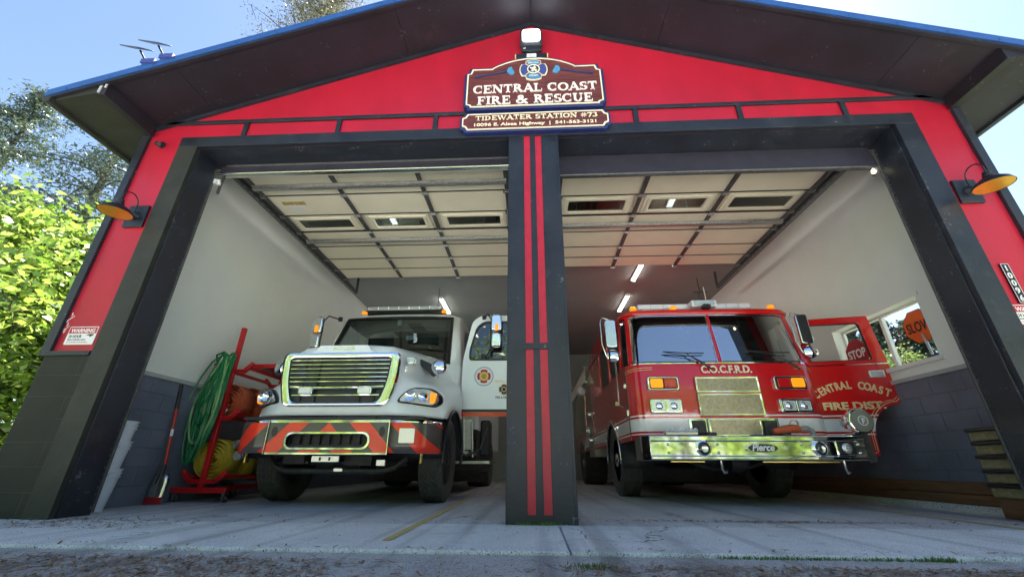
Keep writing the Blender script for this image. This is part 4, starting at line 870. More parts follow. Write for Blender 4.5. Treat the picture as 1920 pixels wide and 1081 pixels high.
# wheels, axle, frame and clutter underneath
for s in (-1, 1): wheel(T_, s*1.01, AX, .505, .275, s); wheel(T_, s*.95, 5.6, .505, .5, s)
u = MB(); u.tube([(-.85, AX, .52), (.85, AX, .52)], .07, 10); u.box(-.45, -.36, .15, 7, .62, .85).box(.36, .45, .15, 7, .62, .85)
u.tube([(-.82, .35, .50), (-.70, .30, .40), (-.55, .28, .36), (.55, .28, .36), (.70, .30, .40), (.82, .35, .50)], .032, 8)
u.tube([(-.80, .45, .46), (.80, .45, .44)], .028, 8); u.box(-.60, -.35, .25, .5, .44, .56).box(.10, .42, .3, .6, .42, .52).box(-.12, .05, .9, 1.5, .35, .7)
u.tube([(.05, .5, .5), (.1, .55, .32)], .012, 6); u.box(.95, 1.05, 1.75, 2.6, .5, .56); u.tube([(-.6, .6, .6), (-.2, .55, .45), (.3, .6, .5), (.6, .7, .62)], .02, 6)
u.build('chassis', 'under', T_)
MB().box(-.22, .10, .16, .19, .455, .52).build('front_bracket', 'alu', T_, bevel=.004); MB().box(-.13, -.11, .155, .16, .47, .505).box(-.02, .0, .155, .16, .47, .505).build('bracket_slot', 'plastic', T_)
MB().box(.48, .58, .30, .34, .42, .48).build('tow_pin', 'alu', T_); MB().box(-.44, -.34, .30, .34, .44, .46).build('tow_pin', 'alu', T_)
MB().prism(rrect(.02, .12, .36, .39, .01), 'y', .24, .25).build('grease_cap', 'alu', T_)
# engine bay seen behind the wheel below the door, hoses and steps
e = MB(); e.box(.55, 1.04, 1.75, 2.9, .60, 1.10); e.build('battery_box', 'under', T_, bevel=.01)
for x, z in ((1.10, .7), (1.2, .75), (1.33, .66)): MB().tube([(x, 1.75, z+.38), (x+.02, 1.74, z+.1), (x+.03, 1.76, z-.12)], .018, 8).build('pipe', 'galv', T_)
MB().tube([(1.04, 1.72, 1.05), (1.10, 1.68, .70), (1.28, 1.66, .55), (1.48, 1.66, .64), (1.58, 1.7, .95)], .013, 8).build('cable', 'rubber', T_)
MB().box(1.06, 1.30, 1.72, 2.6, .58, .62).box(1.06, 1.62, 1.72, 2.5, .45, .49).build('cab_step', 'diamond', T_, bevel=.004); MB().box(1.10, 1.34, 1.76, 1.79, .64, 1.08).build('step_panel', 'galv', T_, bevel=.004)
MB().box(1.40, 1.56, 2.2, 2.5, .56, 1.1).build('air_tank', 'under', T_, bevel=.03)
# rear body
MB().box(-1.2, 1.2, 3.35, 7.5, .75, 2.6).build('tank_body', 'truckwhite', T_, bevel=.04)
MB().box(.52, 1.27, 3.0, 4.95, .32, 1.02).build('dark_side_box', 'under', T_, bevel=.04); MB().box(-1.14, -.5, 2.6, 4.7, .4, .96).build('dark_side_box', 'under', T_, bevel=.04)  # dark boxes added to blacken the underside and hide the rear wheel
MB().box(-1.18, 1.18, 4.75, 4.78, .12, .9).build('dark_cross_sheet', 'rubber', T_)  # added full-width dark sheet, standing in for the shade behind the wheels

# ------------------------------------------------------------------ red engine
def redbody():
    m, t, b = nodes('engine_paint'); N, L = t.nodes, t.links
    tc = N.new('ShaderNodeTexCoord'); sp = N.new('ShaderNodeSeparateXYZ'); L.new(tc.outputs['Object'], sp.inputs[0]); z = sp.outputs['Z']
    def bandm(a, c): return mth(t, 'MULTIPLY', mth(t, 'GREATER_THAN', z, a), mth(t, 'LESS_THAN', z, c))
    wm = mth(t, 'ADD', mth(t, 'ADD', bandm(.838, .995), bandm(1.022, 1.040)), bandm(.797, .812)); wm = mth(t, 'MULTIPLY', wm, mth(t, 'LESS_THAN', sp.outputs['Y'], 6))
    x = N.new('ShaderNodeMix'); x.data_type = 'RGBA'; L.new(wm, x.inputs[0]); x.inputs[6].default_value = (.62, .008, .010, 1); x.inputs[7].default_value = (.86, .86, .84, 1); L.new(x.outputs[2], b.inputs['Base Color'])
    b.inputs['Roughness'].default_value = .22; b.inputs['Coat Weight'].default_value = 1; b.inputs['Coat Roughness'].default_value = .03
    n = N.new('ShaderNodeTexNoise'); n.inputs['Scale'].default_value = 2.2; L.new(tc.outputs['Object'], n.inputs[0]); bp = N.new('ShaderNodeBump'); bp.inputs['Strength'].default_value = .05; bp.inputs['Distance'].default_value = .03
    L.new(n.outputs['Fac'], bp.inputs['Height']); L.new(bp.outputs[0], b.inputs['Normal'])
    return m
M['engine'] = redbody()
RT = thing('fire_truck', 'red flat-fronted fire engine with white band in the right bay', 'fire truck', (2.50, 1.47, 0), 0, 'fire trucks in the bays')
T_ = RT; FY = .46; HW = 1.245                   # cab face depth and half width
def plan(y, hw, r, back, n=7, flat=.05):
    """front outline of the cab from left rear to right rear"""
    L = [(-hw, back), (-hw, y+r+.25), (-hw, y+r+.001)]
    for i in range(1, n+1): a = pi+pi/2*i/n; L.append((-hw+r+r*cos(a), y+r+r*sin(a)))
    L += [(-hw*.5, y-.012), (0, y-.018), (hw*.5, y-.012)]
    for i in range(0, n): a = -pi/2+pi/2*i/n; L.append((hw-r+r*cos(a), y+r+r*sin(a)))
    L += [(hw, y+r), (hw, y+r+.25), (hw, back)]
    return L
def row(y, hw, r, back, z): return [(x, yy, z) for x, yy in plan(y, hw, r, back)]
b = MB(); BK = 1.30
b.grid([row(FY+.03, HW, .24, BK, .735), row(FY+.005, HW, .24, BK, .78), row(FY, HW, .24, BK, 1.2), row(FY+.01, HW, .24, BK, 1.66), row(FY+.03, HW, .24, BK, 1.715)])
b.grid([row(FY+.17, 1.19, .26, BK, 2.445), row(FY+.13, 1.225, .26, BK, 2.46), row(FY+.12, 1.235, .26, BK, 2.49), row(FY+.14, 1.22, .26, BK, 2.53), row(FY+.24, 1.13, .26, BK, 2.575), row(FY+.5, .9, .26, BK, 2.59)])
b.add([(-.95, FY+.45, 2.588), (.95, FY+.45, 2.588), (.95, BK+.1, 2.59), (-.95, BK+.1, 2.59)], [(0,1,2,3)])
cab = b.build('cab_front', 'engine', T_, ang=50)
# front windscreen: two curved panes, a centre post and corner posts
def wrow(t):
    a = row(FY+.035, HW-.012, .24, BK, 1.715); c = row(FY+.17, 1.188, .26, BK, 2.45); n = len(a)
    return [lerp3(p, q, t) for p, q in zip(a, c)][5:-5]
R_ = [wrow(t) for t in (0, .2, .4, .6, .8, 1)]; nm = len(R_[0])//2
def insert(r):   # central vertex duplicates to hold the post
    return r
wl = MB(); wl.grid([r[:nm+1] for r in R_]); wl.build('windscreen', 'ws2', T_); wl = MB(); wl.grid([r[nm:] for r in R_]); wl.build('windscreen', 'ws2', T_)
MB().tube([R_[0][nm], R_[-1][nm]], .022, 8).build('centre_post', 'truckred', T_)
for s in (-1, 1): MB().tube([(R_[0][nm][0]+s*.030, R_[0][nm][1]-.006, 1.72), (R_[-1][nm][0]+s*.022, R_[-1][nm][1]-.006, 2.44)], .006, 6).build('post_trim', 'chrome', T_)
for e_ in (0, -1):
    MB().tube([(p[0], p[1]-.004, p[2]) for p in R_[e_]], .013, 6).build('windscreen_trim', 'chrome', T_)
    MB().tube([(p[0], p[1]+.006, p[2]+(.014 if e_ == 0 else -.014)) for p in R_[e_]], .014, 6).build('windscreen_seal', 'plastic', T_)
for s in (-1, 1):
    k0 = 0 if s < 0 else -1
    MB().tube([R_[i][k0] for i in range(6)], .035, 8).build('corner_post', 'truckred', T_)
    # side wall between corner post and crew door
    a = MB(); a.add([(s*HW, FY+.42, 1.715), (s*1.19, FY+.52, 2.45), (s*1.19, FY+.60, 2.45), (s*HW, FY+.52, 1.715)], [(0,1,2,3)]); a.build('door_post', 'truckred', T_, solid=.04)
# crew cab sides (left side closed; right front door is open)
b = MB()
for s in (-1, 1):
    y0 = BK
    b.box(min(s*HW, s*(HW-.05)), max(s*HW, s*(HW-.05)), y0, 2.6+.0, .735 if False else 1.15, 1.72)
    b.box(min(s*HW, s*(HW-.05)), max(s*HW, s*(HW-.05)), 2.62, 4.3, .735, 1.72)
    b.box(min(s*HW, s*(HW-.05)), max(s*HW, s*(HW-.05)), 1.9, 2.05, 1.72, 2.5); b.box(min(s*HW, s*(HW-.05)), max(s*HW, s*(HW-.05)), 2.9, 4.3, 1.72, 2.5); b.box(min(s*HW, s*(HW-.05)), max(s*HW, s*(HW-.05)), BK, 4.3, 2.42, 2.56)
b.prism([(1.35, 2.55), (2.35, 2.92), (4.3, 2.95), (4.3, 2.5), (1.3, 2.5)], 'x', -1.16, 1.16)
b.box(-1.2, 1.2, 4.26, 4.3, .8, 2.5)
b.build('crew_cab', 'engine', T_, bevel=.02)
for s in (-1, 1):
    MB().box(min(s*1.21, s*1.225), max(s*1.21, s*1.225), BK, 1.9, 1.72, 2.42).box(min(s*1.21, s*1.225), max(s*1.21, s*1.225), 2.05, 2.9, 1.72, 2.42).build('side_window', 'tintglass', T_)
    a = MB(); a.prism([(.62+.0, 1.715), (.62, .735), (BK, .735), (BK, 1.715)], 'x', s*(HW-.0), s*(HW-.04)) if s < 0 else None
    if s < 0: pass
    # wheel arch trim
    AY, AR2 = 2.05, .60
    a = MB(); a.ring([(AY+AR2*cos(q), .52+AR2*sin(q)) for q in [radians(-4+188*i/24) for i in range(25)]]+[(AY-AR2, .50), (AY+AR2, .50)][:0], [(AY+(AR2-.05)*cos(q), .52+(AR2-.05)*sin(q)) for q in [radians(-4+188*i/24) for i in range(25)]], 'x', s*(HW+.002), s*(HW+.03))
    a = MB(); a.grid([[(s*(HW+.02), AY+AR2*cos(q), .52+AR2*sin(q)), (s*(HW+.022), AY+(AR2-.055)*cos(q), .52+(AR2-.055)*sin(q))] for q in [radians(-6+192*i/26) for i in range(27)]]); a.build('arch_trim', 'chrome', T_, solid=.02)
    a = MB(); a.grid([[(s*(HW-.45), AY+(AR2-.02)*cos(q), .52+(AR2-.02)*sin(q)), (s*HW, AY+(AR2-.02)*cos(q), .52+(AR2-.02)*sin(q))] for q in [radians(192*i/26) for i in range(27)]]); a.build('wheel_well', 'under', T_, solid=.01)
    # lower side skin ahead of and behind the arch
    a = MB()
    for ya, yb_ in ((FY+.26, 1.02), (1.02, 1.45), (1.45, 1.75), (1.75, 2.35), (2.35, 2.65)):
        def zl(y): d = y-AY; return .52+sqrt(max(0, AR2**2-d*d)) if abs(d) < AR2 else .735
        if ya < BK or yb_ > 0: a.add([(s*(HW+.001), ya, max(.735, zl(ya))), (s*(HW+.001), yb_, max(.735, zl(yb_))), (s*(HW+.001), yb_, 1.72), (s*(HW+.001), ya, 1.72)], [(0,1,2,3)])
    a.build('lower_side', 'engine', T_, solid=.01, smooth=False)
# closed left front door details: handle rail, seams, hinges, step
s = -1
for y in (.72, 1.62): MB().box(-HW-.008, -HW+.0, y-.006, y+.006, .76, 2.42).build('door_seam', 'plastic', T_)
MB().tube([(-HW-.01, .95, 1.20), (-HW-.07, .95, 1.22), (-HW-.07, .95, 1.95), (-HW-.01, .95, 1.98)], .013, 8).build('grab_handle', 'chrome_r', T_)
MB().box(-HW-.035, -HW, .70, .76, 1.42, 1.48).box(-HW-.03, -HW, .70, .75, 1.05, 1.13).build('door_hinge', 'chrome_r', T_, bevel=.004)
MB().box(-HW-.03, -HW, 1.42, 1.56, 1.28, 1.34).build('door_handle', 'chrome', T_, bevel=.004)
# white band curved lip? pinstripes at the belt line
for s in (-1, 1):
    for dz in (0, .028): MB().tube([(s*(.93-.0*dz), FY-.004, 1.655-dz), (s*1.05, FY+.006, 1.652-dz), (s*1.15, FY+.05, 1.648-dz), (s*1.215, FY+.12, 1.642-dz), (s*1.246, FY+.24, 1.635-dz)], .0045, 5).build('pinstripe', 'goldleaf', T_)
# grille
for z0, z1, hw in ((1.315, 1.515, .405), (1.025, 1.30, .405), (.775, .985, .33)):
    g = MB(); g.ring([(-hw, z0), (hw, z0), (hw, z1), (-hw, z1)], [(-hw+.022, z0+.02), (hw-.022, z0+.02), (hw-.022, z1-.02), (-hw+.022, z1-.02)], 'y', FY-.062, FY-.02); gf = g.build('grille_frame', 'chrome', T_, bevel=.003)
    g = MB(); g.box(-hw+.02, hw-.02, FY-.035, FY-.03, z0+.018, z1-.018); n1 = int((2*hw-.04)/.014)
    for i in range(n1): x = -hw+.024+i*.014; g.box(x, x+.004, FY-.046, FY-.035, z0+.02, z1-.02)
    for i in range(int((z1-z0-.04)/.014)): z = z0+.024+i*.014; g.box(-hw+.022, hw-.022, FY-.050, FY-.044, z, z+.0045)
    g.build('grille_mesh', M.setdefault('gm', mat('grille_mesh', (.50,.44,.34), .35, metal=.8, var=.3, vscale=30)), T_, smooth=False)
MB().box(-.395, .395, FY-.03, FY+.0, 1.0, 1.50).build('grille_box', 'truckred', T_)
MB().box(-.56, -.34, FY-.022, FY-.012, .76, .99).box(.34, .56, FY-.022, FY-.012, .76, .99).build('grille_wing', 'chrome', T_, bevel=.003)
for s in (-1, 1): MB().box(min(s*.36, s*.52), max(s*.36, s*.52), FY-.05, FY-.023, .735, .965).build('rubber_flap', 'rubber', T_, bevel=.006)
# lamp clusters
for s in (-1, 1):
    c = MB(); c.prism(rrect(s*.82-.205, s*.82+.205, 1.345, 1.525, .035), 'y', FY-.045, FY+.02); a = c.build('warning_light', 'chrome', T_, bevel=.010, seg=3)
    MB().prism(rrect(s*.82-.185, s*.82+.185, 1.363, 1.507, .025), 'y', FY-.047, FY-.044).build('lamp_bed', 'plastic', a)
    for xx, mm in ((s*.82+s*.09, 'amber'), (s*.82-s*.09, 'redlens')): MB().prism(rrect(xx-.082, xx+.082, 1.375, 1.495, .02), 'y', FY-.062, FY-.046).build('lens', mm, a, bevel=.008, seg=3)
    c = MB(); c.prism(rrect(s*.82-.205, s*.82+.205, 1.055, 1.235, .03), 'y', FY-.045, FY+.02); a = c.build('headlight', 'chrome', T_, bevel=.010, seg=3)
    for xx in (s*.82-.095, s*.82+.095):
        MB().ring(rrect(xx-.088, xx+.088, 1.073, 1.217, .02), rrect(xx-.078, xx+.078, 1.083, 1.207, .015), 'y', -.056+FY, FY-.04).build('lamp_rim', 'chrome', a)
        MB().prism(rrect(xx-.078, xx+.078, 1.083, 1.207, .015), 'y', FY-.05, FY-.045).build('lens', 'lens', a); MB().lathe([(0, -.012), (.02, -.010), (.045, -.002), (.05, .004)], (xx, FY-.05, 1.145), 'y', 20).build('reflector', 'chrome', a)
text('C.O.C.F.R.D.', .135, 'cream', T_, (.04, FY-.026, 1.575), bold=.004, ext=.006, width=.66)
# bumper
b = MB(); pf = [(.0, .49), (-.012, .50), (-.012, .53), (.0, .54), (.0, .69), (-.012, .70), (-.012, .745), (.0, .755), (.42, .758), (.42, .735), (.05, .735), (.05, .49)]
b.prism(pf, 'x', -1.2, 1.2); bp_ = b.build('bumper', 'chrome', T_, bevel=.004)
for s in (-1,):
    c = MB(); pr2 = [(-1.2, .0), (-1.245, .025), (-1.265, .075), (-1.27, .13), (-1.27, .45), (-1.24, .45), (-1.235, .10), (-1.2, .05)]
    c.prism(pr2, 'z', .485, .758); c.build('bumper_end', 'chrome', T_, bevel=.005)
c = MB(); c.prism([(1.2, .0), (1.30, .04), (1.33, .16), (1.33, .44), (1.2, .44)], 'z', .47, .775); [c.prism([(1.235+.03*i, .005+.012*i), (1.25+.03*i, .005+.012*i), (1.25+.03*i, .03), (1.235+.03*i, .03)], 'z', .48, .77) for i in range(3)]; c.build('rubber_corner', 'rubber', T_, bevel=.006)
for x in (-.60, .70):
    c = MB(); c.lathe([(.082, -.0), (.082, -.018), (.070, -.024), (.062, -.012), (.055, .03), (.04, .10)], (x, -.0, .617), 'y', 32); c.build('round_light_rim', 'chrome', bp_)
    MB().lathe([(0, -.006), (.045, -.004), (.058, -.0)], (x, -.004, .617), 'y', 24).build('round_light', 'darkglass', bp_); MB().lathe([(.030, -.012), (.036, -.014), (.040, -.010)], (x+.01, -.006, .612), 'y', 20).build('round_light_ring', 'chrome_r', bp_)
for x in (-.98, -.98, -.46, -.46, .50, .50, 1.12, 1.12): pass
for x, z in ((-1.0, .66), (-1.0, .57), (-.44, .66), (-.44, .57), (.50, .66), (.50, .57), (1.13, .66), (1.13, .57)): MB().lathe([(.016, 0), (.015, -.008), (.008, -.014), (0, -.015)], (x, -.001, z), 'y', 14).build('bolt', 'chrome_r', bp_)
MB().prism(circ(.06, .62, .19, 40, .058), 'y', -.014, -.001).build('name_oval', 'chrome', bp_, bevel=.003); MB().prism(circ(.06, .62, .165, 40, .046), 'y', -.018, -.013).build('name_field', 'plastic', bp_)
text('Pierce', .105, 'white', bp_, (.055, -.0185, .592), bold=.003, shear=.3, ext=.002, width=.25)
MB().prism(rrect(.88, 1.09, .545, .695, .01), 'y', -.014, .0).build('siren_bezel', 'chrome', bp_, bevel=.003); MB().prism(rrect(.895, 1.075, .557, .683, .01), 'y', -.018, -.012).build('siren_box', 'plastic', bp_)
MB().lathe([(0, -.03), (.03, -.032), (.048, -.024), (.055, -.018)], (.985, 0, .62), 'y', 24).build('siren_horn', 'lens', bp_); MB().tube([(.985+.028*cos(a), -.034, .62+.028*sin(a)) for a in [2*pi*i/3+pi/2 for i in range(3)]], .004, 5, closed=True).build('siren_mark', 'chrome_r', bp_)
# things on the bumper deck
MB().lathe([(.0, -.10), (.085, -.098), (.135, -.085), (.145, -.07), (.15, -.05), (.15, -.02), (.125, .0), (.105, .05), (.09, .14), (.05, .22), (.0, .24)], (1.26, .10, .92), 'y', 36).build('round_siren', 'chrome', T_)
MB().lathe([(0, -.108), (.10, -.106), (.125, -.094)], (1.26, .10, .92), 'y', 32).build('siren_mesh', 'brick_r', T_); MB().ring(circ(1.26, .92, .056, 28), circ(1.26, .92, .047, 28), 'y', -.014, -.004).build('siren_ring', 'white', T_)
text('F', .085, 'white', T_, (1.26, -.014, .89), bold=.003); MB().box(1.20, 1.32, .1, .25, .755, .80).build('siren_foot', 'chrome_r', T_)
MB().box(-.99, -.61, .05, .16, .762, .805).build('tread_strip', 'diamond', T_, bevel=.01)
rp = MB()
for q in range(2):
    rp.tube([(-.98+i*.0125, .06+.018*sin(i*.9+q*pi), .822+.014*cos(i*.9+q*pi)) for i in range(30)], .012, 6)
rp.build('grey_rope', 'bucket', T_)
nz = MB(); nz.tube([(.29, .12, .81), (.40, .12, .825), (.52, .12, .845), (.60, .13, .84)], [.030, .042, .048, .040], 12); nz.build('orange_nozzle', 'hoseora', T_); nz = MB(); nz.tube([(.60, .13, .84), (.70, .14, .845), (.76, .15, .82), (.77, .16, .77)], [.03, .034, .03, .028], 12); nz.tube([(.50, .12, .90), (.53, .10, .93), (.58, .10, .93), (.60, .12, .89)], .010, 8); nz.build('nozzle_elbow', 'galv', T_)
for x in (-.42, .93): MB().tube([(x, .02, .49), (x, .02, .40), (x+.02, .03, .36), (x+.05, .04, .37)], .014, 8).build('tow_hook', 'chrome_r', T_)
MB().box(-.98, -.60, .03, .06, .470, .482).box(.05, .9, .03, .06, .470, .482).build('deck_edge', 'brass', T_)
# wipers
for s, x in ((-1, -.42), (1, .72)):
    MB().tube([(x+.28, FY-.03, 1.62), (x+.10, FY-.035, 1.74), (x-.02, FY-.01, 1.84)], [.016, .010, .007], 8).tube([(x-.58+.25, FY+.005, 1.875), (x-.02, FY-.005, 1.85), (x+.22, FY+.005, 1.85)], .008, 6).tube([(x-.3, FY+.0, 1.862), (x+.05, FY-.01, 1.80), (x+.2, FY-.03, 1.70)], .005, 6).build('wiper', 'plastic', T_)
# interior: fans, seats, wheel, ceiling, dash
for x, zz in ((-.32, 2.24), (.12, 2.26)):
    c = MB(); c.ring(circ(x, zz, .105, 24), circ(x, zz, .095, 24), 'y', FY+.26, FY+.32)
    for i in range(3): a = 2*pi*i/3; c.prism([(x, zz), (x+.09*cos(a-.4), zz+.09*sin(a-.4)), (x+.09*cos(a+.4), zz+.09*sin(a+.4))], 'y', FY+.285, FY+.292)
    c.build('cab_fan', 'galv', T_)
MB().box(-1.18, 1.18, FY+.3, 2.4, 2.385, 2.40).build('cab_headliner', 'cabin', T_); MB().box(-1.18, 1.18, FY+.10, FY+.42, 1.60, 1.76).build('dashboard', 'seat', T_, bevel=.04); MB().box(-1.18, 1.18, 2.2, 2.25, 1.0, 2.38).build('rear_bulkhead', 'cabin', T_)
for s in (-1, 1):
    c = MB(); c.box(s*.72-.25, s*.72+.25, 1.35, 1.52, 1.2, 2.0); c.box(s*.72-.14, s*.72+.14, 1.36, 1.48, 2.01, 2.2); c.build('seat', 'seat', T_, bevel=.05)
    MB().tube([(s*1.12, FY+.35, 1.80), (s*1.05, FY+.33, 1.86), (s*1.04, FY+.36, 2.12), (s*1.10, FY+.40, 2.18)], .014, 8).build('cab_grab_bar', 'plastic', T_)
c = MB(); ring_ = [Vector((.72, 1.0, 1.86))+Matrix.Rotation(radians(-45), 3, 'X')@Vector((.23*cos(a), 0, .23*sin(a))) for a in [2*pi*i/24 for i in range(24)]]; c.tube(ring_, .014, 8, closed=True); c.tube([ring_[0], ring_[12]], .014, 6); c.build('steering_wheel', 'plastic', T_)
# roof lights
c = MB()
L_ = MB(); L_.box(-.92, .78, FY+.36, FY+.66, 2.635, 2.715); lb = L_.build('light_bar', 'bucket', T_, bevel=.015)
for i in range(9): MB().box(-.915+i*.189, -.905+i*.189, FY+.352, FY+.36, 2.64, 2.71).build('lens_joint', 'alu', lb)
MB().prism(rrect(-.16, .21, 2.61, 2.71, .015), 'y', FY+.20, FY+.35).build('centre_light', 'bucket', T_, bevel=.01); MB().prism(rrect(-.13, .18, 2.625, 2.695, .015), 'y', FY+.192, FY+.2).build('centre_lens', 'lens', T_)
MB().prism(rrect(-.035, .065, 2.55, 2.61, .01), 'y', FY+.09, FY+.2).build('roof_camera', 'plastic', T_, bevel=.006); MB().lathe([(.018, 0), (.016, -.012), (0, -.014)], (.015, FY+.09, 2.58), 'y', 16).build('camera_lens', 'darkglass', T_)
for x in (-1.02, -.42, 1.0): MB().lathe([(.05, 0), (.052, .02), (.046, .05), (.02, .065), (0, .067)], (x, FY+.26, 2.572), 'z', 18).build('marker_light', 'amber', T_)
MB().tube([(.40, 1.4, 2.6), (.40, 1.42, 3.25)], .008, 6).build('antenna', 'white', T_)
# mirrors
def rect_mirror(par, x, y, z0, z1, s, glassm, tilt=0):
    a = MB(); X = x; a.tube([(X-s*.02, y, z1+.02), (X+s*.10, y-.04, z1+.05), (X+s*.13, y-.05, z1-.02), (X+s*.13, y-.05, z0+.05), (X+s*.08, y-.04, z0-.12), (X-s*.02, y, z0-.15)], .010, 8); q = a.build('mirror_arm', 'chrome_r', par)
    m_ = MB(); m_.prism(rrect(X-.075, X+.075, z0, z1, .03), 'y', y-.09, y-.03); h_ = m_.build('mirror_head', 'chrome', par, bevel=.012, seg=3)
    MB().prism(rrect(X-.06, X+.06, z0+.02, z1-.02, .02), 'y', y-.093, y-.089).build('mirror_back', glassm, h_)
    MB().lathe([(0, -.03), (.05, -.025), (.085, -.005), (.088, .02), (.03, .05)], (X+.01, y-.06, z0-.11), 'y', 24).build('convex_mirror', 'chrome', par)
rect_mirror(T_, -HW-.20, .50, 1.93, 2.33, -1, 'chrome_r')
# open right front door
D = bpy.data.objects.new('door', None); C.objects.link(D); D.parent = T_; D.location = (HW+.012-.1, FY+.13, 0); D.rotation_euler = (0, 0, radians(-11))
o = [(0,.555),(.53,.555),(.56,.58),(.58,.72)]
for i in range(8): a = radians(180-78*i/7); o.append((.58+.42+.42*cos(a)*1.0, .76+.40*sin(a)))
o += [(1.01,1.62),(.96,2.30),(.93,2.34),(.16,2.345),(.0,1.72)]
o = [(0,.555),(.56,.555)]+[(.56+.02+.36*(1-cos(radians(90*i/8))), .74+.42*sin(radians(90*i/8))) for i in range(9)]+[(1.0,1.22),(.985,1.70),(.93,2.34),(.12,2.345),(.0,1.72)]
wi = rpoly([(.09,1.735),(.83,1.735),(.80,2.25),(.20,2.26)], .035, 4)
lowp = [p for p in o if p[1] < 1.71]+[(.985,1.70),(0,1.70)]
lowp = [(0,.555),(.56,.555)]+[(.58+.36*(1-cos(radians(90*i/8))), .74+.42*sin(radians(90*i/8))) for i in range(9)]+[(1.0,1.22),(.985,1.70),(0,1.70)]
k = MB(); k.prism(lowp, 'y', 0, .07); k.build('door_panel', 'engine', D, bevel=.006)
outer_u = rpoly([(.0,1.701),(.985,1.701),(.93,2.345),(.13,2.345)], [.005,.005,.03,.05], 4); MB().ring(outer_u, wi, 'y', .002, .055).build('window_frame', 'truckred', D, bevel=.005)
MB().ring(wi, [(.49+(x-.49)*.97, 1.99+(z-1.99)*.96) for x, z in wi], 'y', -.002, .03).build('window_seal', 'plastic', D)
edge = [(.52,.585),(.545,.60)]+[(.552+.37*(1-cos(radians(90*i/8))), .745+.45*sin(radians(90*i/8))) for i in range(9)]
MB().tube([(x, -.004, z) for x, z in [(.0,.59)]+edge+[(.965,1.235)]], .0055, 6).build('edge_stripe', 'goldleaf', D); MB().tube([(x-.022, -.004, z+.018) for x, z in edge[1:]+[(.965,1.235)]], .003, 6).build('edge_stripe', 'goldleaf', D)
MB().box(.0, .98, -.004, .0, 1.675, 1.687).build('belt_stripe', 'chrome', D)
MB().prism(rrect(.72,.90,1.50,1.59,.012), 'y', -.018, 0).build('handle', 'chrome', D, bevel=.004); MB().box(.745, .875, -.022, -.017, 1.512, 1.578).box(.80, .81, -.03, -.02, 1.512, 1.578).build('handle_recess', 'lens', D)
# arched lettering: CENTRAL COAST over FIRE DIST.
word = 'CENTRAL COAST'; xs_ = .045
for i, ch in enumerate(word):
    t_ = (i+.5)/len(word); x = .035+.84*t_; z = 1.245+.125*(1-(2*t_-1)**2); an = -math.atan((.125*4*(2*t_-1)/.84*1.0)*.9)
    if ch != ' ': text(ch, .135, 'goldleaf', D, (x, -.004, z), rot=(pi/2, -an, 0), bold=.005, ext=.002, xs=.74)
text('FIRE DIST.', .125, 'goldleaf', D, (.44, -.004, 1.11), bold=.005, ext=.002, width=.70)
rect_mirror(D, .10, -.01, 1.98, 2.40, -1, 'plastic')
# wheels, chassis and body behind
for s in (-1, 1): wheel(T_, s*1.085, 2.05, .52, .30, s, 'chrome_r', ribs=3, nseg=60); wheel(T_, s*.98, 6.6, .52, .56, s, 'chrome_r')
u = MB(); u.tube([(-.9, 2.05, .5), (.9, 2.05, .5)], .08, 10); u.box(-.48, -.38, .1, 8, .55, .8).box(.38, .48, .1, 8, .55, .8).box(-.9, .9, .45, 1.3, .52, .73); u.box(-.3, .3, 1.2, 2.6, .4, .8); u.tube([(-.5, .9, .5), (-.2, .9, .4), (.3, .95, .42), (.6, .9, .5)], .03, 8); u.tube([(.85, .6, .5), (1.0, 1.2, .4)], .02, 6); u.lathe([(.1, -.1), (.12, 0), (.1, .1)], (.1, .8, .47), 'x', 14)
u.build('chassis', 'under', T_)
# pump panel, locker body and ladder rack
MB().box(-1.24, 1.24, 4.36, 5.2, .62, 2.35).build('pump_panel', 'diamond', T_, bevel=.01); MB().box(-1.25, 1.25, 5.24, 8.4, .75, 2.3).build('locker_body', 'engine', T_, bevel=.02)
for i in range(3): MB().box(-1.262, -1.25, 5.4+i*.98, 6.3+i*.98, 1.2, 2.2).build('locker_door', 'diamond', T_)
for y, z in ((4.6, 1.5), (4.9, 1.2), (4.6, .95)): MB().lathe([(.08, 0), (.08, -.06), (.06, -.09), (0, -.10)], (-1.24, y, z), 'x', 18).build('pump_outlet', 'chrome_r', T_)
MB().lathe([(.14, -.12), (.16, -.06), (.10, 0)], (-1.24, 4.75, 1.12), 'x', 22).build('suction_cap', 'chrome', T_)
MB().box(-1.1, 1.15, 3.1, 3.2, .15, .75).build('dark_cross_box', 'under', T_, bevel=.03)  # dark box added across the underside in place of the deep shade there
ld = MB()
for x in (-1.34, -1.30): ld.tube([(x, 4.4, 2.55), (x, 8.3, 2.55)], .02, 6).tube([(x-.0, 4.4, 2.2), (x, 8.3, 2.2)], .02, 6)
for i in range(14): ld.tube([(-1.33, 4.5+i*.28, 2.2), (-1.33, 4.5+i*.28, 2.55)], .014, 6)
ld.tube([(-1.3, 4.3, 2.3), (-1.25, 4.0, 2.75)], .02, 6); ld.build('ladder', 'alu', T_)
MB().lathe([(0, -.12), (.08, -.08), (.11, 0), (.08, .08), (0, .12)], (-1.42, 4.5, 2.0), 'y', 16).build('side_lamp', 'bucket', T_)

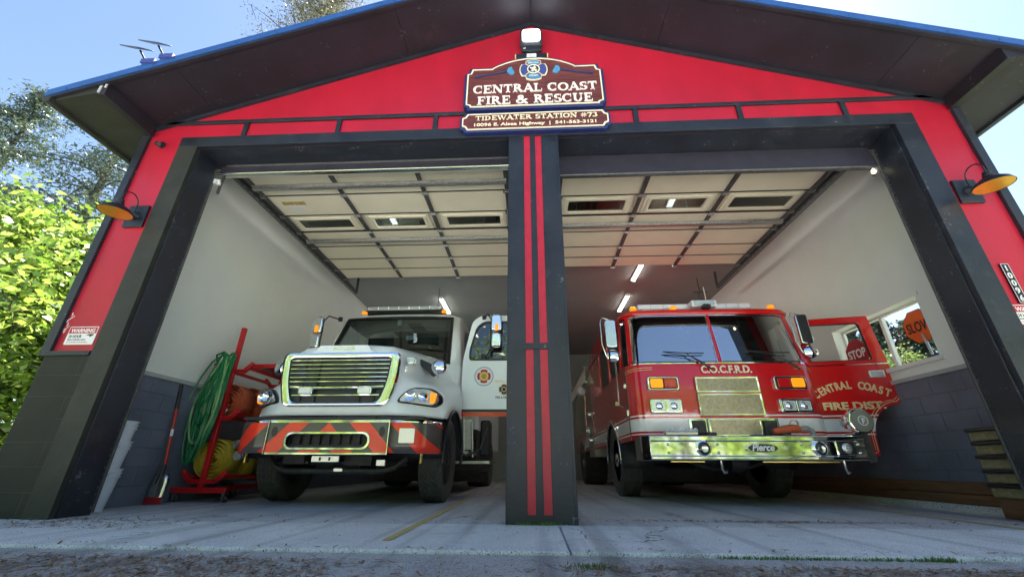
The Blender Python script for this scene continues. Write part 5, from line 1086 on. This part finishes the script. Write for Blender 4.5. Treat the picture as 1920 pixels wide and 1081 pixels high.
# ------------------------------------------------------------------ things along the left wall
HC = thing('hose_cart', 'red steel hose cart on casters beside the white truck', 'hose cart', (-4.17, 1.74, 0)); T_ = HC
def bar(p, q, w_=.05, name='frame_bar'):
    d = Vector(q)-Vector(p); R = d.to_track_quat('Z', 'Y').to_matrix(); m_ = MB(); m_.obox((Vector(p)+Vector(q))/2, w_, w_, d.length, R); return m_.build(name, 'cartred', T_, bevel=.004)
for y in (0, 1.15):
    bar((-.36, y, .135), (.34, y, .135), .06, 'base_bar'); bar((0, y, .16), (-.0, y, 2.22 if y == 0 else 1.72), .055, 'mast')
for x in (-.0,): bar((x, .03, .135), (x, 1.12, .135), .055, 'base_rail')
def cradle(z, w_, y):
    pts = [(-w_, y, z+.10), (-w_*.62, y, z), (w_*.62, y, z), (w_, y, z+.10)]
    m_ = MB()
    for p, q in zip(pts, pts[1:]): d = Vector(q)-Vector(p); m_.obox((Vector(p)+Vector(q))/2, .05, .05, d.length+.03, d.to_track_quat('Z', 'Y').to_matrix())
    m_.build('cradle', 'cartred', T_, bevel=.004)
for z, w_ in ((.235, .27), (.98, .24), (1.60, .26)):
    for y in (0, 1.15): cradle(z, w_, y)
    for s in (-1, 1):
        m_ = MB(); m_.box(s*w_*.8-.025, s*w_*.8+.025, .0, 1.15, z+.03, z+.07); m_.build('shelf_rail', 'cartred', T_, bevel=.004)
m_ = MB(); m_.box(.10, .46, .25, 1.15, 1.70, 1.76); m_.build('top_shelf', 'cartred', T_, bevel=.006)
for x, y in ((-.32, 0), (.32, 0), (-.32, 1.15), (.32, 1.15)):
    m_ = MB(); m_.lathe([(.045, -.014), (.05, -.008), (.05, .008), (.045, .014)], (x, y+.02, .05), 'x', 20); w0 = m_.build('caster_wheel', 'rubber', T_)
    m_ = MB(); m_.box(x-.024, x-.018, y-.01, y+.05, .03, .10).box(x+.018, x+.024, y-.01, y+.05, .03, .10).box(x-.03, x+.03, y-.02, y+.05, .095, .105); m_.tube([(x-.03, y+.02, .05), (x+.03, y+.02, .05)], .008, 8); m_.build('caster_fork', 'chrome_r', T_)
# rolled hoses: spiral rolls lying on their sides in the cradles
def roll(name, label, x, y, z, r, wd, m, grp):
    t = thing(name, label, 'hose', (x, y, z), 0, grp); b = MB(); turns = 5; prof = []
    N_ = turns*26; th = (r-.03)/turns; rows_ = []
    for i in range(N_+1):
        a = 2*pi*i/26; rr = .03+th*a/(2*pi); w2 = wd/2*(1-.03*sin(a*.7)); dz = .006*sin(a*3)
        ri, ro = rr, rr+th*.66
        rows_.append([(ri*cos(a), -w2, ri*sin(a)), ((ri+ro)/2*cos(a), -w2-.018+dz, (ri+ro)/2*sin(a)), (ro*cos(a), -w2, ro*sin(a)), (ro*cos(a), w2, ro*sin(a)), ((ri+ro)/2*cos(a), w2+.012, (ri+ro)/2*sin(a)), (ri*cos(a), w2, ri*sin(a))])
    b.grid(rows_, closed=True); b.build('hose_roll', m, t, ang=60)
    return t
def coupling(t, p, q, r=.045):
    p, q = Vector(p), Vector(q); m_ = MB(); m_.tube([p, p.lerp(q, .35), p.lerp(q, .36), p.lerp(q, .6), p.lerp(q, .62), q], [r*.8, r*.8, r*1.15, r*1.15, r*.9, r*.9], 16); m_.build('coupling', 'galv', t)
t = roll('fire_hose', 'front yellow hose roll low on the red cart', -4.165, 1.90, .50, .235, .20, 'hoseyel', 'rolled hoses on the cart'); coupling(t, (.16, .02, .12), (.24, -.02, .20)); coupling(t, (.26, .04, .06), (.30, -.08, .02), .05)
t = roll('fire_hose', 'second yellow hose roll, behind the front one', -4.10, 2.20, .50, .235, .22, 'hoseyel', 'rolled hoses on the cart'); coupling(t, (.18, -.1, .10), (.24, -.2, .04))
t = roll('fire_hose', 'third yellow hose roll, deepest on the low cradle', -4.08, 2.52, .50, .23, .22, 'hoseyel', 'rolled hoses on the cart')
t = roll('fire_hose', 'front orange hose roll in the middle cradle of the red cart', -4.165, 1.92, 1.225, .215, .20, 'hoseora', 'rolled hoses on the cart'); coupling(t, (.02, -.11, -.12), (-.06, -.14, -.20), .04)
MB().tube([(.14, -.08, -.12), (.10, -.12, -.22), (.03, -.13, -.24)], .035, 8).build('loose_end', 'hoseora', t)
t = roll('fire_hose', 'second orange hose roll, behind the front orange one with steel couplings', -4.08, 2.22, 1.225, .215, .24, 'hoseora', 'rolled hoses on the cart'); coupling(t, (.16, -.16, .10), (.26, -.20, .15), .05); coupling(t, (.18, -.16, .02), (.30, -.22, -.02), .05)
# garden hose: many hanging loops
t = thing('garden_hose', 'green garden hose hanging in loops from the cart mast', 'hose', (-4.17, 1.68, 0)); 
def loop(top_l, top_r, zb, xb, r, m, ph):
    pts = []; n = 26
    for i in range(n):
        a = 2*pi*i/n; c_, s_ = cos(a), sin(a)
        zt = 1.80+ph*.02; zc = (zt+zb)/2; hz = (zt-zb)/2; xx = (top_l+top_r)/2+(xb-(top_l+top_r)/2)*(1-s_)/2+(.11+.10*(1-s_)/2)*c_*(1+.15*sin(ph*3)); pts.append((xx, -.05-.045*c_-.012*ph % .05, zc+hz*s_+.01*sin(3*a+ph)))
    return MB().tube(pts, r, 7, closed=True)
for i in range(17):
    zb = random.choice([.98,.90,.82,.74,1.05]) if i < 8 else random.uniform(.38, .68)
    cx = random.uniform(-.16, -.02)-(1.1-zb)*.06; hw = random.uniform(.09, .20)-(.02 if zb < .6 else 0); zt = random.uniform(1.70, 1.84); ph = random.random()*6; pts = []
    for k in range(30):
        a = 2*pi*k/30; ss = sin(a); c_ = cos(a); pts.append((cx+.10*(ss > 0)*ss+hw*c_*(1-.45*max(0, ss)), -.055-.05*c_-random.choice((0, .0))-.0022*(i % 12), (zt+zb)/2+(zt-zb)/2*ss+.012*sin(2*a+ph)))
    MB().tube(pts, .0125, 7, closed=True).build('loop', 'hoselime' if i in (3, 8, 13, 19) else 'hosegreen', t)
MB().tube([(-.10, -.07, 1.80), (-.22, -.08, 1.70), (-.31, -.08, 1.5), (-.40, -.08, 1.15), (-.46, -.08, .8), (-.50, -.08, .36)], .0125, 7).build('free_end', 'hosegreen', t); MB().tube([(-.50, -.08, .37), (-.505, -.08, .33)], .016, 10).build('end_fitting', 'brass', t)
MB().tube([(-.02, -.06, 1.78), (-.10, -.07, 1.84), (-.20, -.06, 1.80), (-.26, .05, 1.74)], .013, 7).tube([(.0, -.07, 1.5), (-.12, -.09, 1.2), (-.24, -.08, 1.1)], .013, 7).build('top_wrap', 'hosegreen', t)
# shovel leaning on the wall
t = thing('shovel', 'square shovel with black grip and red shaft leaning on the blue wall', 'shovel', (-4.43, 1.40, 0))
b = MB(); rows_ = []
for i in range(9):
    z = .01+.31*i/8; w_ = .105*(1 if i < 7 else .92 if i == 7 else .70); rows_.append([(x*w_, -.02*cos(x*1.5)-.05*(z/.3)**2*.0+(.02 if abs(x) > .9 else 0)-.02*(1-z/.32), z) for x in (-1, -.7, -.35, 0, .35, .7, 1)])
b.grid(rows_); b.build('blade', 'chrome_r', t, solid=.004)
b = MB(); b.grid([[(x*.1055, -.024*cos(x*1.5)-.02*(1-z/.32), z) for x in (-1, -.7, -.35, 0, .35, .7, 1)] for z in (.012, .04, .08)]); b.build('blade_label', 'stopred', t)
MB().tube([(0, -.02, .22), (.01, -.015, .32), (.0, .0, .42)], [.03, .022, .02], 10).build('socket', 'plastic', t); MB().tube([(0, .0, .42), (-.075, .0, 1.06)], .017, 10).build('shaft', 'cartred', t); MB().tube([(-.075, 0, 1.06), (-.115, 0, 1.36)], [.021, .023], 10).build('grip', 'plastic', t)
MB().tube([(-.035, 0, .74), (-.045, 0, .82)], .0178, 10).build('shaft_label', 'white', t)
# stack of buckets
def bucket(z, label, sticker):
    t = thing('bucket', label, 'bucket', (-4.375, .60, z), 0, 'white buckets stacked by the left jamb')
    b = MB(); b.lathe([(.0, .004), (.108, .004), (.111, 0), (.148, .30), (.158, .302), (.158, .312), (.151, .314), (.152, .330), (.160, .332), (.160, .342), (.153, .344), (.154, .368), (.162, .370), (.162, .382), (.148, .382), (.106, .012), (0, .012)], (0, 0, 0), 'z', 40); b.build('shell', 'bucket', t)
    b = MB(); pts = [(.162*cos(a), .162*sin(a)-.0, .34-.16*sin(pi*(a-radians(200))/radians(140))) for a in [radians(200+140*i/16) for i in range(17)]]; b.tube(pts, .003, 5); b.build('bail', 'alu', t)
    if sticker:
        b = MB(); b.grid([[(.142*cos(a)*1.03, .142*sin(a)*1.03, zz) for a in [radians(288+5*i) for i in range(9)]] for zz in (.16, .24)]); b.build('sticker', 'plastic', t)
        b = MB(); b.grid([[(.142*cos(a)*1.035, .142*sin(a)*1.035, zz) for a in [radians(294+4*i) for i in range(7)]] for zz in (.215, .232)]); b.build('sticker_text', 'white', t)
    else: MB().tube([(.05, -.15, .16), (.08, -.14, .165)], .01, 8).build('handle_grip', 'redlens', t)
bucket(0, 'bottom white plastic bucket of the stack, standing on the floor', 0); bucket(.26, 'middle white bucket of the nested stack', 1); bucket(.455, 'top white bucket of the stack with a small black label', 1)
# cases by the right jamb
for i in range(5):
    z = .17+i*.122; t = thing('storage_case', ['tan case at the very bottom of the right jamb stack','tan case second from the bottom by the right jamb','middle tan case of the five by the right jamb','tan case second from the top with a white tag','topmost tan case with dark lid by the right jamb'][i], 'case', (4.37+.012*(i % 2), .62, z), radians([2,-1,3,0,-2][i]), 'cases stacked by the right jamb')
    MB().prism(rrect(-.17, .17, .0, .085, .012), 'y', -.16, .16).build('case_body', 'tan', t, bevel=.006); MB().prism(rrect(-.185, .185, .086, .116, .008), 'y', -.175, .175).build('lid', 'plastic', t, bevel=.004); MB().box(-.185, .185, -.178, -.174, .108, .117).build('lid_edge', 'brass', t)
    b = MB(); b.prism([(x+.02*random.random(), .02+.05*random.random()) for x in (-.1, -.06)]+[(-.05, .012), (-.11, .01)], 'y', -.164, -.159); b.prism(circ(.06, .045, .03, 10), 'y', -.168, -.16); b.build('case_marking', 'gold', t)
    if i == 3: MB().prism([(-.20, .0), (-.16, .02), (-.15, .09), (-.19, .08)], 'y', -.18, -.176).build('tag', 'white', t)
b = MB(); b.prism(rrect(-.16, .16, 0, .164, .01), 'y', -.15, .15); tag(b.build('wooden_block', 'wood', None, bevel=.006, loc=(4.37, .62, .003)), 'brown wooden block under the tan cases', 'block')
# traffic paddles in the window
def octa(r): return [(r*cos(radians(22.5+45*i)), r*sin(radians(22.5+45*i))) for i in range(8)]
def paddle(y, z, label, face, word, m_word, border, lean):
    t = thing('traffic_paddle', label, 'sign', (4.655, y, z), 0, 'paddle signs in the window')
    # faces the interior (-x)
    b = MB(); b.prism(octa(.215), 'x', -.004, .004); b.build('plate', border, t); b = MB(); b.prism(octa(.205), 'x', -.0065, -.0042); b.build('face', face, t)
    text(word, .17, m_word, t, (-.0075, .0, -.06), rot=(pi/2, 0, -pi/2), ext=.001, bold=.004, width=.33)
    MB().tube([(-.014, lean[0], lean[1]), (-.014, lean[2], lean[3])], .014, 8).build('handle', 'alu' if word == 'SLOW' else 'white', t)
paddle(1.30, 2.00, 'orange octagonal slow paddle standing in the window', 'orange_s', 'SLOW', 'plastic', 'plastic', (-.02, -.10, -.04, -.36))
paddle(2.36, 1.93, 'red octagonal stop paddle in the window, seen through the open truck door', 'stopred', 'STOP', 'white', 'stopred', (0, -.2, 0, -.3))
b = MB(); b.box(4.60, 4.72, WY0, WY1, WZ0-.0, WZ0+.006); b.build('window_stool', 'white', ST)

# ------------------------------------------------------------------ litter, pebbles, grass (uncountable)
b = MB()
def flake(x, y, z, s):
    a = random.random()*pi; l_, w_ = s*random.uniform(.6, 2.2), s*random.uniform(.2, .5); u_ = Vector((cos(a), sin(a), random.uniform(-.2, .3)))*l_; v_ = Vector((-sin(a), cos(a), random.uniform(-.3, .3)))*w_; c = Vector((x, y, z+.004))
    b.add([c-u_-v_, c+u_-v_*.6, c+u_*.8+v_, c-u_*.7+v_*.8], [(0,1,2,3)])
def litter(x, y, z=-.019):
    flake(x, y, z+random.random()*.008, random.uniform(.004, .017))
for i in range(13000):
    if i % 2: x = random.gauss(-2.0, .9); y = random.uniform(-2.3, -1.25)
    else: x = random.gauss(2.2, 1.3); y = -1.3-abs(random.gauss(0, .4))
    if -1.0 < x < .1 and random.random() < .8: continue
    litter(x, y)
for i in range(500): litter(random.uniform(-4.6, 4.6), random.choice((-.02, .10, .35))+random.gauss(0, .05)-.0, .001) if random.random() < .55 else litter(random.uniform(-5, 5), -1.04+random.gauss(0, .03), .0)
for i in range(700): x = random.gauss(-3.7, .5); litter(x, random.uniform(-.5, .1), .001)
for i in range(500): x = random.gauss(1.9, .6); litter(x, .30+random.gauss(0, .025), .001)
tag(b.build('bark_litter', 'dirt', fix=False, smooth=False), kind='stuff')
b = MB()
for i in range(700):
    if i < 500: x = random.uniform(-3.6, 3.4); y = random.uniform(-2.3, -1.12); z = -.02
    else: x = random.uniform(-4, 4); y = random.uniform(-1, .4); z = 0
    s = random.uniform(.002, .007)*(1.6 if random.random() < .06 else 1); R = Matrix.Rotation(random.random()*6, 3, Vector((random.random(), random.random(), .5)).normalized())
    vs = [Vector((x, y, z+s*.5))+R@(Vector(p)*s) for p in ((1,0,0),(-1,0,0),(0,.8,0),(0,-.8,0),(0,0,.6),(0,0,-.6))]
    b.add(vs, [(0,2,4),(2,1,4),(1,3,4),(3,0,4),(2,0,5),(1,2,5),(3,1,5),(0,3,5)])
tag(b.build('pebbles', 'pebble', fix=False), kind='stuff')
b = MB()
def blade(x, y, z, h):
    a = random.random()*2*pi; d = Vector((cos(a), sin(a), 0)); w_ = Vector((-sin(a), cos(a), 0))*.0022; p = Vector((x, y, z)); k_ = random.uniform(.2, .9)
    m1 = p+Vector((0,0,h*.6))+d*h*.25*k_; m2 = p+Vector((0,0,h))+d*h*.9*k_; b.add([p-w_, p+w_, m1+w_*.7, m1-w_*.7, m2], [(0,1,2,3),(3,2,4)])
for i in range(240): blade(random.gauss(-.05, .10), -.02+random.gauss(0, .012), 0, random.uniform(.01, .035))
for i in range(600): blade(random.uniform(.9, 2.1), -1.09+random.gauss(0, .012), -.02, random.uniform(.006, .02))
for i in range(150): blade(random.gauss(2.02, .04), -1.09+random.gauss(0, .02), -.02, random.uniform(.01, .03))
for i in range(240): blade(random.gauss(.22, .05), -1.35+random.gauss(0, .03), -.02, random.uniform(.008, .02))
tag(b.build('grass_tufts', 'moss', fix=False), kind='stuff')

# ------------------------------------------------------------------ trees
def leaf_cloud(name, m, parent, centers, n, rad, size, flat=1.0, droop=0, loc=None, elong=1.0):
    """n leaf quads scattered in small clumps around the given centres (numpy)"""
    c = np.array(centers, float); k = len(c); idx = rng.integers(0, k, n)
    rad = np.broadcast_to(np.asarray(rad, float), (k,))
    p = c[idx]+rng.normal(0, 1, (n, 3))*rad[idx][:, None]*np.array([1, 1, flat])
    u = rng.normal(0, 1, (n, 3)); u[:, 2] = u[:, 2]*.5-droop; u /= np.linalg.norm(u, axis=1)[:, None]
    v = rng.normal(0, 1, (n, 3)); v -= (v*u).sum(1)[:, None]*u; v /= np.linalg.norm(v, axis=1)[:, None]
    s = size*rng.uniform(.4, 1.35, n)[:, None]
    w_ = np.cross(u, v)*s*.10
    q = np.stack([p-u*s*elong, p+v*s*.5+w_, p+u*s*elong, p-v*s*.5+w_], 1).reshape(-1, 3)
    me = bpy.data.meshes.new(name); me.vertices.add(4*n); me.vertices.foreach_set('co', q.ravel()); me.loops.add(4*n); me.loops.foreach_set('vertex_index', np.arange(4*n))
    me.polygons.add(n); me.polygons.foreach_set('loop_start', np.arange(0, 4*n, 4)); me.polygons.foreach_set('loop_total', np.full(n, 4)); me.update(); me.validate()
    me.materials.append(M[m]); o = bpy.data.objects.new(name, me); C.objects.link(o); o.parent = parent
    if loc: o.location = loc
    return o
def branches(base, h, n, spread, r0, up_=.5, seg=5, start=.3):
    """trunk plus limbs; returns MB and a list of points along limbs for foliage"""
    b = MB(); P0 = Vector(base); tr = [P0+Vector((random.gauss(0, .03)*h*.3*i/8, random.gauss(0, .03)*h*.3*i/8, h*i/8)) for i in range(9)]
    b.tube(tr, [r0*(1-.85*i/8) for i in range(9)], 10); pts = []
    for k in range(n):
        f = start+(1-start)*(k+random.random())/n; f = min(f, .98); i = int(f*8); p = tr[i].lerp(tr[min(i+1, 8)], f*8-i); a = random.random()*2*pi
        L = spread*(1.05-f*.75)*random.uniform(.7, 1.1); d = Vector((cos(a), sin(a), up_+random.gauss(0, .15))).normalized(); q = [p]
        for j in range(seg): d = (d+Vector((random.gauss(0, .12), random.gauss(0, .12), random.gauss(0, .1)-.04))).normalized(); q.append(q[-1]+d*L/seg)
        b.tube(q, [r0*.32*(1-f*.5)*(1-j/(seg+.6)) for j in range(seg+1)], 6)
        for j in range(1, seg+1):
            pts.append(q[j])
            if random.random() < .8:
                e = q[j]+Vector((random.gauss(0, 1), random.gauss(0, 1), random.gauss(.1, .5))).normalized()*L*.28; b.tube([q[j], e], [r0*.08, r0*.02], 4); pts += [e, (q[j]+e)/2]
    return b, pts
def tree(name, label, cat, x, y, h, n, spread, r0, leafm, nl, rad, size, grp=None, z0=-.05, **k):
    t = thing(name, label, cat, (x, y, z0), 0, grp); kb = {a: k.pop(a) for a in ('up_', 'seg', 'start') if a in k}
    b, pts = branches((0, 0, 0), h, n, spread, r0, **kb); b.build('trunk', 'bark', t, fix=False); leaf_cloud('crown', leafm, t, pts, nl, rad, size, **k); return t
tree('maple_tree', 'bright green leafy maple filling the left edge beside the station', 'tree', -10.4, 4.0, 5.3, 80, 4.2, .16, 'leaf', 42000, .23, .080, start=.05, up_=.25)
tree('maple_tree', 'lower leafy maple between the bright maple and the station wall', 'tree', -8.4, 6.8, 4.3, 46, 2.7, .11, 'leaf', 20000, .23, .080, start=.06, up_=.3)
def cedar(label, x, y, h, spread, m, n=120, nl=26000, size=.10, droop=.5, name='cedar_tree', grp=None, start=.12, gap=1.0):
    t = thing(name, label, 'tree', (x, y, -.05), 0, grp); b = MB(); b.tube([(0, 0, h*i/8) for i in range(9)], [.02*h*(1-.92*i/8) for i in range(9)], 10); pts = []
    for k in range(n):
        f = start+(1-start)*((k+random.random())/n)**.9; L = spread*(1-f)**.75*random.uniform(.65, 1.1)+.15; a = random.random()*2*pi; p = Vector((0, 0, h*f)); q = [p]; seg = 6
        for j in range(seg): q.append(q[-1]+Vector((cos(a), sin(a), .25-.16*j))*L/seg)
        b.tube(q, [.012*h*(1-f)**.5*.35*(1-j/(seg+.5))+.004 for j in range(seg+1)], 5)
        for j in range(1, seg+1):
            for e in range(2):
                w_ = Vector((-sin(a), cos(a), 0))*random.gauss(0, .22)*L*(1-j/(seg+2)); pts.append(q[j]+w_+Vector((0, 0, -.03*L)))
    b.build('trunk', 'bark', t, fix=False); leaf_cloud('crown', m, t, pts, nl, .02*h*gap, size, flat=.55, droop=droop, elong=1.5); return t
cedar('tall feathery cedar rising behind the left maple, against the sky', -13.9, 6.4, 13.0, 4.3, 'needle', n=95, nl=26000, size=.043, gap=.75)
cedar('second cedar farther left behind the maple, its top lower in the sky', -18.2, 6.6, 13.2, 4.4, 'needle', n=90, nl=24000, size=.045, gap=.75)
cedar('smaller cedar close behind the left eave of the station', -14.2, 12.5, 13.4, 4.4, 'needle', n=75, nl=17000, size=.055, gap=.75)
tree('birch_tree', 'sparse fine-leaved tree top showing above the left roof slope', 'tree', -10.0, 9.0, 24.5, 100, 5.0, .22, 'fine', 30000, .22, .045, start=.66, up_=.5)
# hillside trees seen through the right window
for i, (x, y, h, sp, lab) in enumerate([(17, 16.6, 8.3, 1.9, 'tallest grey-green fir, through the middle of the right wall window'), (17.8, 15.6, 6.9, 1.8, 'fir just left of the orange paddle through the window'), (17.2, 18.6, 7.4, 2.0, 'fir farthest left through the window, above the red paddle'), (19, 14.9, 6.0, 2.0, 'low fir seen under the orange paddle through the window')]):
    cedar(lab, x, y, h, sp, 'needle2', n=80, nl=9000, size=.10, name='fir_tree', grp='firs outside the right window')
for x, y, h, lab in ((14, 14.4, 4.7, 'light green bush low in the window beside the mullion'), (14, 12.6, 4.3, 'light green bush low in the window right of the mullion')):
    tree('bush', lab, 'bush', x, y, h, 40, 1.9, .05, 'leaf2', 8000, .26, .07, grp='bushes outside the right window', start=.05, up_=.4)
# the wood across the road behind the photographer, which the chrome reflects
cs = []
for i in range(420):
    a = radians(random.uniform(-172, -8)); d = random.uniform(20, 32); hh = 11 if random.random() < .35 else 7; cs.append((d*cos(a), -4+d*sin(a)*.95, random.uniform(.3, hh)))
fo = leaf_cloud('wood', 'leaf', None, cs, 42000, 1.1, .30); fo.name = 'woodland'; tag(fo, kind='stuff')
b = MB()
for i in range(60): a = radians(random.uniform(-172, -8)); d = random.uniform(21, 31); x, y = d*cos(a), -4+d*sin(a)*.95; b.tube([(x, y, -.1), (x+random.gauss(0, .3), y, 9)], [.22, .08], 6)
tag(b.build('woodland_trunks', 'bark', fix=False), kind='stuff')
